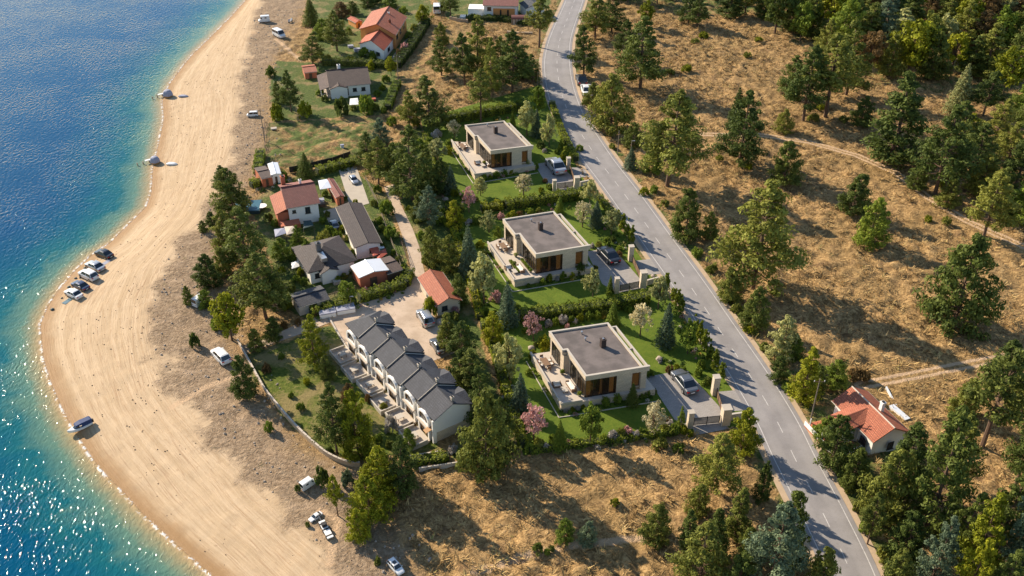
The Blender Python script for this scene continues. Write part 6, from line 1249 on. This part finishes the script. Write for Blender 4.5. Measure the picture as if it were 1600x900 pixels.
# undergrowth on the verges and scrub land, individually
def row(kind,L,lab,group):
    L=sorted(L,key=(lambda q:q[1]) if 'from left' in lab else (lambda q:q[2])); lab=lab.replace('{o} of them going down','{o} from the top').replace('{o} of them','{o} from the top').replace('{o} of its bed','{o} from the top')
    for i,(c,x,y,h,w) in enumerate(L): plant(kind,c,x,y,y-h,w,lab.format(c=CN[c],o=ORD[i]),group)
row('shrub',[(c,x,y,h,w) for c,x,y,h,w in [('green',905,235,11,14),('green',928,150,9,13),('olive',936,172,9,12),('olive',957,232,9,13),('yellow',1006,304,12,18),('green',1022,300,11,16),('olive',1038,322,10,16),('green',1090,400,13,22),('olive',1112,424,12,20),('green',1136,470,12,20),('olive',1152,488,14,22),('yellow',1170,520,12,20),('olive',1196,548,12,20),('green',1234,612,16,26),('yellow',1256,632,14,22),('green',1278,676,14,22),('olive',1322,764,16,24),('olive',1340,796,14,22),('green',1352,830,16,26),('olive',1378,874,16,26)]],'{c} shrub on the right roadside verge, {o} of them going down','shrubs on the right road verge')
row('shrub',[('dark',504,758,30,24),('blue',545,762,28,20),('green',421,673,18,17),('dark',466,768,12,10),('dark',305,541,22,17),('olive',481,822,7,9),('dark',840,864,14,20),('dark',862,862,10,12),('olive',590,880,10,14),('green',855,866,10,12),('olive',1030,700,16,26),('green',1060,706,14,22),('yellow',960,790,12,16)],'{c} low bush on bare land by beach or field, {o} of them','low bushes on the bare land')
row('shrub',[('yellow',1072,112,12,18),('olive',1045,118,11,18),('yellow',1100,58,10,18),('olive',1086,68,9,16),('yellow',1185,66,9,16),('olive',1168,88,8,14),('olive',1270,188,12,20),('olive',1318,192,12,18),('yellow',1282,172,12,16),('olive',1440,258,10,18),('yellow',1450,345,9,14),('olive',1478,350,12,18),('yellow',1468,292,10,16),('olive',1124,250,8,14),('yellow',1170,262,9,14),('yellow',1210,462,10,16),('olive',1150,452,12,20)],'{c} bush on the dry slope among the pines, {o} from the top','bushes on the dry slope')
# garden beds
row('shrub',[('green',756,281,10,12),('yellow',766,279,7,9),('green',776,277,11,13),('green',788,274,11,12),('yellow',799,272,8,10),('green',836,264,10,12),('dark',845,232,12,15),('white',851,238,7,9)],'{c} shrub at the front wall of the farthest villa, {o} from left','shrubs along the farthest villa')
row('shrub',[('green',826,449,7,9),('green',848,444,10,12),('yellow',858,440,13,12),('white',870,438,7,9),('green',880,436,12,15),('yellow',893,432,10,12),('dark',906,428,18,20),('green',918,425,12,14),('olive',930,422,8,10)],'{c} shrub at the front wall of the middle villa, {o} from left','shrubs along the middle villa')
row('shrub',[('yellow',894,641,6,9),('white',903,640,6,9),('yellow',911,638,6,9),('green',946,633,14,17),('green',964,628,14,17),('green',1002,622,8,10),('green',1010,619,10,13),('olive',1020,615,10,13),('white',884,644,5,8)],'{c} shrub at the front wall of the nearest villa, {o} of its bed','shrubs along the nearest villa')
row('shrub',[('white',857,510,12,14),('green',868,508,13,13),('white',880,505,14,16),('green',893,504,11,12),('pink',886,512,7,9),('yellow',906,501,12,13),('white',899,505,8,9),('green',920,499,13,14),('green',933,497,11,14),('olive',945,494,9,12),('green',982,488,10,14)],'{c} round shrub in the bed behind the nearest villa, {o} from left','shrubs in the bed behind the nearest villa')
row('shrub',[('green',826,704,14,18),('olive',842,700,16,20),('white',853,703,11,13),('green',862,690,12,14),('pink',889,695,9,11),('olive',900,698,10,15),('green',944,690,13,17),('white',958,687,16,19),('olive',970,682,15,18),('pink',981,680,14,18),('white',992,684,12,14),('green',1004,680,11,15),('olive',1038,674,13,17),('white',1046,668,12,15),('green',1054,676,13,18),('yellow',1068,676,12,18),('rust',1045,660,9,12),('green',1034,684,9,14),('yellow',1076,680,10,15)],'{c} shrub in the bottom flower bed of the nearest plot, {o} from left','shrubs in the bottom flower bed')
row('shrub',[('white',733,350,8,14),('green',744,350,10,16),('pink',783,342,10,12),('yellow',800,340,12,18),('rust',812,338,9,12),('green',828,334,10,14),('olive',842,332,8,12),('yellow',777,322,11,14),('olive',787,325,14,16)],'{c} shrub in the bed behind the middle villa, {o} from left','shrubs in the bed behind the middle villa')
row('shrub',[('green',1016,588,10,14),('rust',1046,582,12,15),('yellow',1057,576,8,12),('green',1068,580,8,10),('white',1030,566,6,10),('green',1090,586,13,16),('green',1096,574,14,16),('dark',1106,598,12,14),('green',1101,602,10,13),('olive',1116,560,14,16)],'{c} clipped shrub around the nearest villa driveway, {o} of them','shrubs around the nearest driveway')
row('shrub',[('olive',936,385,9,12),('green',948,383,13,14),('dark',958,378,10,12),('green',968,392,9,12),('rust',967,400,9,12),('white',925,386,6,10),('green',870,240,8,10),('yellow',878,250,9,11),('olive',884,258,8,10),('rust',852,285,7,9),('green',858,295,10,12),('yellow',846,300,8,12),('green',951,462,8,12),('yellow',962,470,8,12)],'{c} shrub near a driveway of the two upper villas, {o} of them','shrubs near the upper driveways')
row('shrub',[('yellow',700,240,14,16),('green',702,226,10,14),('olive',694,262,9,12),('yellow',722,240,8,12),('olive',738,272,6,9),('green',664,232,12,14),('green',672,226,12,14),('yellow',668,250,10,12),('green',680,282,12,14),('yellow',710,306,14,16),('green',722,312,9,14),('olive',742,315,9,14),('green',700,300,9,12)],'{c} shrub on the left side of the farthest plot, {o} of them','shrubs left of the farthest villa')
row('shrub',[('yellow',750,386,12,16),('olive',756,400,10,14),('green',719,378,16,20),('yellow',730,398,12,16),('green',742,440,9,14),('olive',748,482,10,16),('green',758,492,14,18),('yellow',774,492,8,14),('green',808,482,8,14),('olive',800,560,10,14),('yellow',780,566,12,14),('green',826,585,9,13),('yellow',832,560,14,16),('green',820,520,10,12),('olive',838,540,7,11),('green',788,616,12,14),('green',800,648,12,15),('olive',806,670,12,15)],'{c} shrub on the left side of the two nearer plots, {o} of them','shrubs left of the nearer villas')
row('shrub',[('green',612,195,16,18),('olive',600,246,14,18),('green',630,180,12,15),('yellow',650,196,14,16),('olive',640,215,14,18),('green',655,232,16,18),('green',592,350,12,15),('olive',598,388,10,13),('green',625,300,14,17),('yellow',640,330,10,14),('olive',650,345,10,14),('green',658,372,14,16),('olive',690,388,14,18),('green',690,350,14,18),('yellow',684,332,12,16),('green',706,400,12,15),('olive',664,412,10,13),('green',700,522,14,18),('olive',712,500,14,18),('green',725,520,16,20),('yellow',722,595,14,18),('green',745,620,16,20),('olive',760,640,16,20),('green',776,700,16,20),('olive',800,704,14,18),('green',690,335,12,16)],'{c} undergrowth bush between lane and villa plots, {o} from the top','undergrowth between lane and plots')
row('shrub',[('pink',572,461,12,14),('pink',592,456,12,14),('pink',601,452,10,12),('pink',703,482,16,22),('pink',712,490,12,14),('olive',497,482,12,14),('rust',494,492,12,16),('rust',466,508,11,12),('rust',445,512,11,14),('yellow',441,425,10,13),('green',430,352,10,14),('yellow',438,342,9,12),('olive',460,352,8,12),('green',462,440,10,16),('white',612,672,26,24),('rust',576,628,14,12),('rust',416,578,10,18),('green',540,340,10,13),('green',545,352,10,13),('yellow',556,318,8,10),('pink',633,84,20,14),('rust',624,92,16,12),('green',571,88,14,22),('green',584,90,12,16),('white',708,708,14,20),('green',722,712,12,18),('pink',600,80,6,8)],'{c} bush around the neighbouring houses, {o} of them','bushes around the neighbouring houses')
row('shrub',[('green',432,320,10,14),('olive',436,334,12,15),('yellow',444,345,10,13),('green',452,352,11,14),('dark',420,345,12,15),('green',505,348,10,14),('olive',512,338,9,12),('yellow',536,362,12,15),('green',528,372,13,16),('olive',545,376,10,13),('green',553,398,10,12),('dark',462,395,14,17),('green',458,408,12,15),('yellow',470,430,12,14),('green',476,445,12,14),('olive',455,455,14,17),('green',528,440,10,12),('olive',538,434,9,12),('green',548,426,10,12),('yellow',548,330,10,12),('green',538,312,9,11),('olive',585,322,10,13),('green',590,300,12,14),('dark',598,362,12,14),('green',616,398,10,12),('olive',622,410,11,13),('green',630,424,12,14),('yellow',520,300,9,11),('green',508,306,9,11),('dark',466,268,11,15)],'{c} bush in the middle gardens near beach, {o} from the top','bushes in the middle gardens')
row('shrub',[('green',500,148,10,14),('olive',508,158,10,12),('green',590,150,10,14),('yellow',598,140,10,12),('green',603,128,12,14),('dark',588,172,12,14),('green',600,176,10,12),('olive',552,172,9,12),('green',446,150,10,13),('green',500,88,10,14),('olive',512,94,10,14),('yellow',548,96,9,14),('green',640,60,12,14),('olive',648,48,12,14),('green',545,52,10,13),('dark',590,6,12,16),('green',630,20,12,15),('olive',690,18,12,15),('green',740,30,10,13),('yellow',580,96,8,12),('green',765,30,9,12),('olive',790,32,9,12)],'{c} bush in the upper gardens, {o} from the top','bushes in the upper gardens')
row('shrub',[('green',440,560,9,12),('rust',418,582,10,14),('green',455,620,8,10),('olive',600,640,12,14),('pink',575,620,8,9),('green',590,690,12,16),('olive',610,700,12,16),('green',470,640,12,16),('yellow',480,600,10,13),('dark',515,708,12,16),('green',545,716,12,16),('olive',575,716,12,15),('green',628,708,10,12),('rust',646,668,8,10)],'{c} bush on the row houses lawn, {o} from the top','bushes on the row houses lawn')
for i,(x,y,h,w) in enumerate(sorted([(1052,470,20,11),(1058,480,20,11),(1063,489,20,11),(1085,525,24,12),(1092,538,26,13),(1100,552,26,13),(1108,566,26,13),(1116,580,24,13),(1040,455,20,11),(972,362,20,11),(979,372,22,11),(986,382,22,11),(965,352,18,10),(876,238,14,9),(882,248,14,9),(889,256,13,9),(1126,594,20,12)],key=lambda q:q[1])):
    plant('column','hedge',x,y,y-h*1.45,w*1.1,f'upright clipped conifer just inside the villa plots road edge, {ORD[i]} from the top','clipped columns along the road edge')
# hedges
def hedge(name,pts,h,wd,label,col='hedge'):
    Wp=[PG(*p) for p in pts]; base=Wp[0].copy(); base.z=0; root=thing('hedge',label,'hedge',base)
    Pn=[p-base for p in Wp]; r=np.random.default_rng(len(label)); cs=[];dd=[]; core=MB(); ORG['_h']=Vector((0,0,0))
    for a,b in zip(Pn[:-1],Pn[1:]):
        d=(b-a); L=d.length; d=d/L; nn=Vector((-d.y,d.x,0)); n=int(L*(wd+2*h)*42)
        u=r.uniform(0,L,n); per=wd+2*h; s=r.uniform(0,per,n); wob=1+.12*np.sin(u*2.1)+.1*np.sin(u*5.3+1)
        off_=np.where(s<h,-wd/2,np.where(s<h+wd,s-h-wd/2,wd/2)); z=np.where(s<h,s,np.where(s<h+wd,h,per-s)); nz=np.where((s>=h)&(s<h+wd),1.,.15); ns=np.where(s<h,-1.,np.where(s<h+wd,0,1.))
        off_=off_*wob+r.normal(0,.07,n); z=np.maximum(z*wob+r.normal(0,.08,n),.03)
        cs.append(np.stack([a.x+d.x*u+nn.x*off_,a.y+d.y*u+nn.y*off_,z],1)); dd.append(np.stack([nn.x*ns,nn.y*ns,nz],1))
        q=nn*wd*.40; A,B=a-d*.1,b+d*.1; core.hexa([(p.x,p.y,0) for p in (A-q,B-q,B+q,A+q)]+[(p.x,p.y,h*.82) for p in (A-q,B-q,B+q,A+q)])
    C=np.concatenate(cs);D=np.concatenate(dd); ti=np.clip(.5+.3*np.sin(C[:,0]*1.7+C[:,1])+r.normal(0,.25,len(C)),0,1); V=leaves(C,D,.17,.55,.6,r)
    o=bpy.data.objects.new('foliage',quads_mesh('hedge_foliage',V,[FOL[col]],ti)); COL.objects.link(o); o.parent=root
    c=core.build('dark_core',M['core']); c.parent=root  # solid dark box added inside the leaves for occlusion, as the hedge's shaded inside
for a in [([(690,194),(745,184),(815,172)],2.4,2.0,'long clipped hedge behind the farthest villa'),
 ([(752,330),(784,326)],1.6,2.2,'short yellow green hedge piece between the farthest and middle plots','yellow'),
 ([(790,326),(850,318),(908,309)],2.2,2.2,'long clipped hedge between the farthest villa and the middle villa'),
 ([(697,332),(724,329)],1.6,1.8,'short hedge at the left end between the farthest and middle plots'),
 ([(812,499),(860,494),(905,489),(960,481),(1012,470)],2.0,2.2,'long clipped hedge between the middle villa and the nearest villa'),
 ([(752,513),(798,508)],1.4,2.0,'short low hedge left of the dark blue spruce'),
 ([(664,214),(676,260),(690,300)],1.2,1.2,'narrow hedge down the left edge of the farthest plot'),
 ([(702,342),(720,395),(742,465),(750,500)],1.2,1.2,'narrow hedge down the left edge of the middle plot','yellow'),
 ([(766,532),(784,590),(803,650),(818,700)],1.3,1.3,'narrow hedge down the left edge of the nearest plot'),
 ([(828,707),(900,697),(980,686),(1056,677)],.9,1.2,'low hedge along the bottom edge of the nearest plot'),
 ([(862,165),(880,215),(900,252)],1.4,1.3,'roadside hedge beside the farthest plot'),
 ([(935,312),(960,342)],1.4,1.3,'roadside hedge piece above the middle villa gate'),
 ([(393,293),(420,284),(447,276)],1.6,2.0,'garden hedge left behind the red roofed garden house'),
 ([(496,272),(530,263),(560,255)],1.7,2.2,'garden hedge right behind the white awning and the concrete yard'),
 ([(408,243),(404,272)],1.8,2.0,'upright hedge left of the small shed in the field corner','green'),
 ([(505,101),(560,102),(618,107)],1.8,2.2,'dark hedge between the brown roofed and orange roofed houses','dark'),
 ([(620,106),(636,86),(652,62),(668,36)],2.2,2.6,'tall dark hedge climbing right of the orange roofed houses','dark'),
 ([(606,172),(614,150),(622,132)],1.6,2.0,'green hedge below the utility pole by the dry field','green'),
 ([(486,493),(505,488),(540,478),(556,474)],1.5,1.6,'garden hedge in front of the grey roofed house'),
 ([(562,470),(600,459),(632,448),(640,430)],1.7,2.0,'hedge in front of the white roofed shed along the lane'),
 ([(642,726),(680,721),(700,717)],1.3,1.5,'low hedge beyond the end terrace of the row houses'),
 ([(728,32),(780,32),(826,40)],1.5,1.8,'dark hedge below the white house at the top edge','dark')]: hedge('hedge',*a)
for r_,c_,h_ in POTS:
    q=np.random.default_rng(len(r_['label'])); n=260
    if c_=='strip': fr_,a0,a1,b0,b1=h_; n=900; C=np.array([fr_(q.uniform(a0,a1),q.uniform(b0,b1),VZ+.18+q.uniform(0,.3)) for _ in range(n)])-np.array(r_.location); D=q.normal(0,1,(n,3)); D[:,2]=abs(D[:,2]); cc='green'
    else: D=q.normal(0,1,(n,3)); D[:,2]=abs(D[:,2])*1.3; D/=np.linalg.norm(D,axis=1)[:,None]; C=D*.5*q.uniform(.5,1,(n,1))+np.array([0,0,.5]); cc=c_
    o=bpy.data.objects.new('foliage',quads_mesh('pot_foliage',leaves(C,D,.12,.5,.6,q),[FOL[cc]],q.random(n))); COL.objects.link(o); o.parent=r_
# flower bed planting, uncountable
def beds():
    r=np.random.default_rng(8); C=[];Nn_=[];T_=[]
    for pts,wd in [([(826,704),(900,694),(980,683),(1056,674)],3.2),([(850,512),(905,502),(950,494)],2.0),([(725,346),(780,338),(860,328),(905,320)],2.0),([(672,222),(690,280),(704,328)],2.4),([(712,345),(730,400),(755,480)],2.6),([(770,530),(790,600),(812,680)],2.6),
      ([(700,200),(760,190),(815,180)],1.6),([(872,200),(893,240)],2.5),([(925,325),(962,372),(978,392)],2.6),([(1042,474),(1075,525),(1112,580)],2.8),([(824,452),(870,441),(928,428)],1.3),([(880,647),(940,637),(1022,620)],1.5),([(752,284),(790,276),(838,266)],1.2),([(762,395),(782,420),(800,452)],.9),([(832,572),(852,605),(874,645)],.9),([(706,232),(722,252),(740,280)],.8),([(490,498),(560,478),(630,455)],2),([(400,300),(450,285),(560,260)],2),([(1030,560),(1072,572)],1.5),([(780,328),(905,312)],2.6),([(815,504),(1010,474)],2.6)]:
        W_=[P(*p) for p in pts]
        for a,b in zip(W_[:-1],W_[1:]):
            d=b-a; L=d.length; d=d/L; nn=Vector((-d.y,d.x,0)); n=int(L*wd*1.1)
            for i in range(n):
                u=r.uniform(0,L); v=r.uniform(-wd/2,wd/2); rad=r.uniform(.15,.5); k=int(22+rad*60); q=r.normal(0,1,(k,3)); q[:,2]=abs(q[:,2]); q/=np.linalg.norm(q,axis=1)[:,None]
                c=np.array([a.x+d.x*u+nn.x*v,a.y+d.y*u+nn.y*v,.05]); C.append(c+q*rad*np.array([1,1,1.1])); Nn_.append(q); t0=r.choice([.05,.15,.25,.35,.45,.6,.75,.9,1.0],p=[.16,.18,.18,.14,.12,.08,.06,.05,.03]); T_.append(np.clip(t0+r.normal(0,.02,k),0,1))
    C=np.concatenate(C);N_=np.concatenate(Nn_);T_=np.concatenate(T_); t=NT('mixed bed plants'); t.fin(t.ramp(t.attr('tint'),[(0,(.03,.06,.012)),(.3,(.10,.16,.02)),(.5,(.20,.22,.04)),(.65,(.33,.28,.10)),(.78,(.42,.40,.34)),(.92,(.42,.18,.15)),(1,(.38,.25,.03))]),.8,spec=.1)
    o=bpy.data.objects.new('bed_plants',quads_mesh('bed_plants',leaves(C,N_,.13,.6,.6,r),[t.m],T_)); COL.objects.link(o); setp(o,'low mixed flowers and ground cover filling the garden beds','bed plants',kind='stuff')
beds()
# dry grass tufts, uncountable
def tufts():
    r=np.random.default_rng(5); n=60000; x=r.uniform(-60,180,n); y=r.uniform(82,335,n); kd,di_,dg_=lines(x,y)[0],lines(x,y)[2],lines(x,y)[3]
    ok=(dg_>2)
    for f in FLAT: ok&=insd(f,x,y)<-.5
    rd_=segd(rc,x,y)[0]; ok&=rd_>5.2
    for t_ in TRACKS: ok&=segd(t_,x,y)[0]>1.6
    m=vnoise(x,y,4,9)*.6+vnoise(x,y,14,8)*.4; ok&=(m>.40); ok&=(np.abs(x)<(y+90)*.62)
    for g,_ in GREENS[5:8]: ok&=insd(wp(g),x,y)<0
    x=x[ok];y=y[ok]; zz=np.array([tz(a,b) for a,b in zip(x,y)]); k=10; n=len(x)
    C=np.repeat(np.stack([x,y,zz],1),k,0); d=r.normal(0,1,(n*k,3))*np.array([1,1,.25]); d[:,2]=np.abs(d[:,2])+.35; d/=np.linalg.norm(d,axis=1)[:,None]
    L=(r.uniform(.30,.85,n*k)*np.repeat(r.uniform(.5,1.5,n),k))[:,None]; b=C+r.normal(0,.16,(n*k,3))*np.array([1,1,0]); s=np.cross(d,[0,0,1.]); s/=np.linalg.norm(s,axis=1)[:,None]+1e-9
    w=L*.085; tip=b+d*L; V=np.stack([b-s*w,b+s*w,tip+s*w*.35,tip-s*w*.35],1); tint=np.clip(np.repeat(r.random(n),k)*.7+r.random(n*k)*.3,0,1)
    t=NT('dry grass'); t.fin(t.ramp(t.attr('tint'),[(0,(.10,.065,.028)),(.35,(.32,.20,.08)),(.85,(.58,.40,.175)),(1,(.22,.23,.055))]),.9,spec=.1)
    o=bpy.data.objects.new('dry_grass',quads_mesh('dry_grass',V,[t.m],tint)); COL.objects.link(o); setp(o,'golden dry grass tufts all over the slope and the lower field','grass',kind='stuff')
tufts()
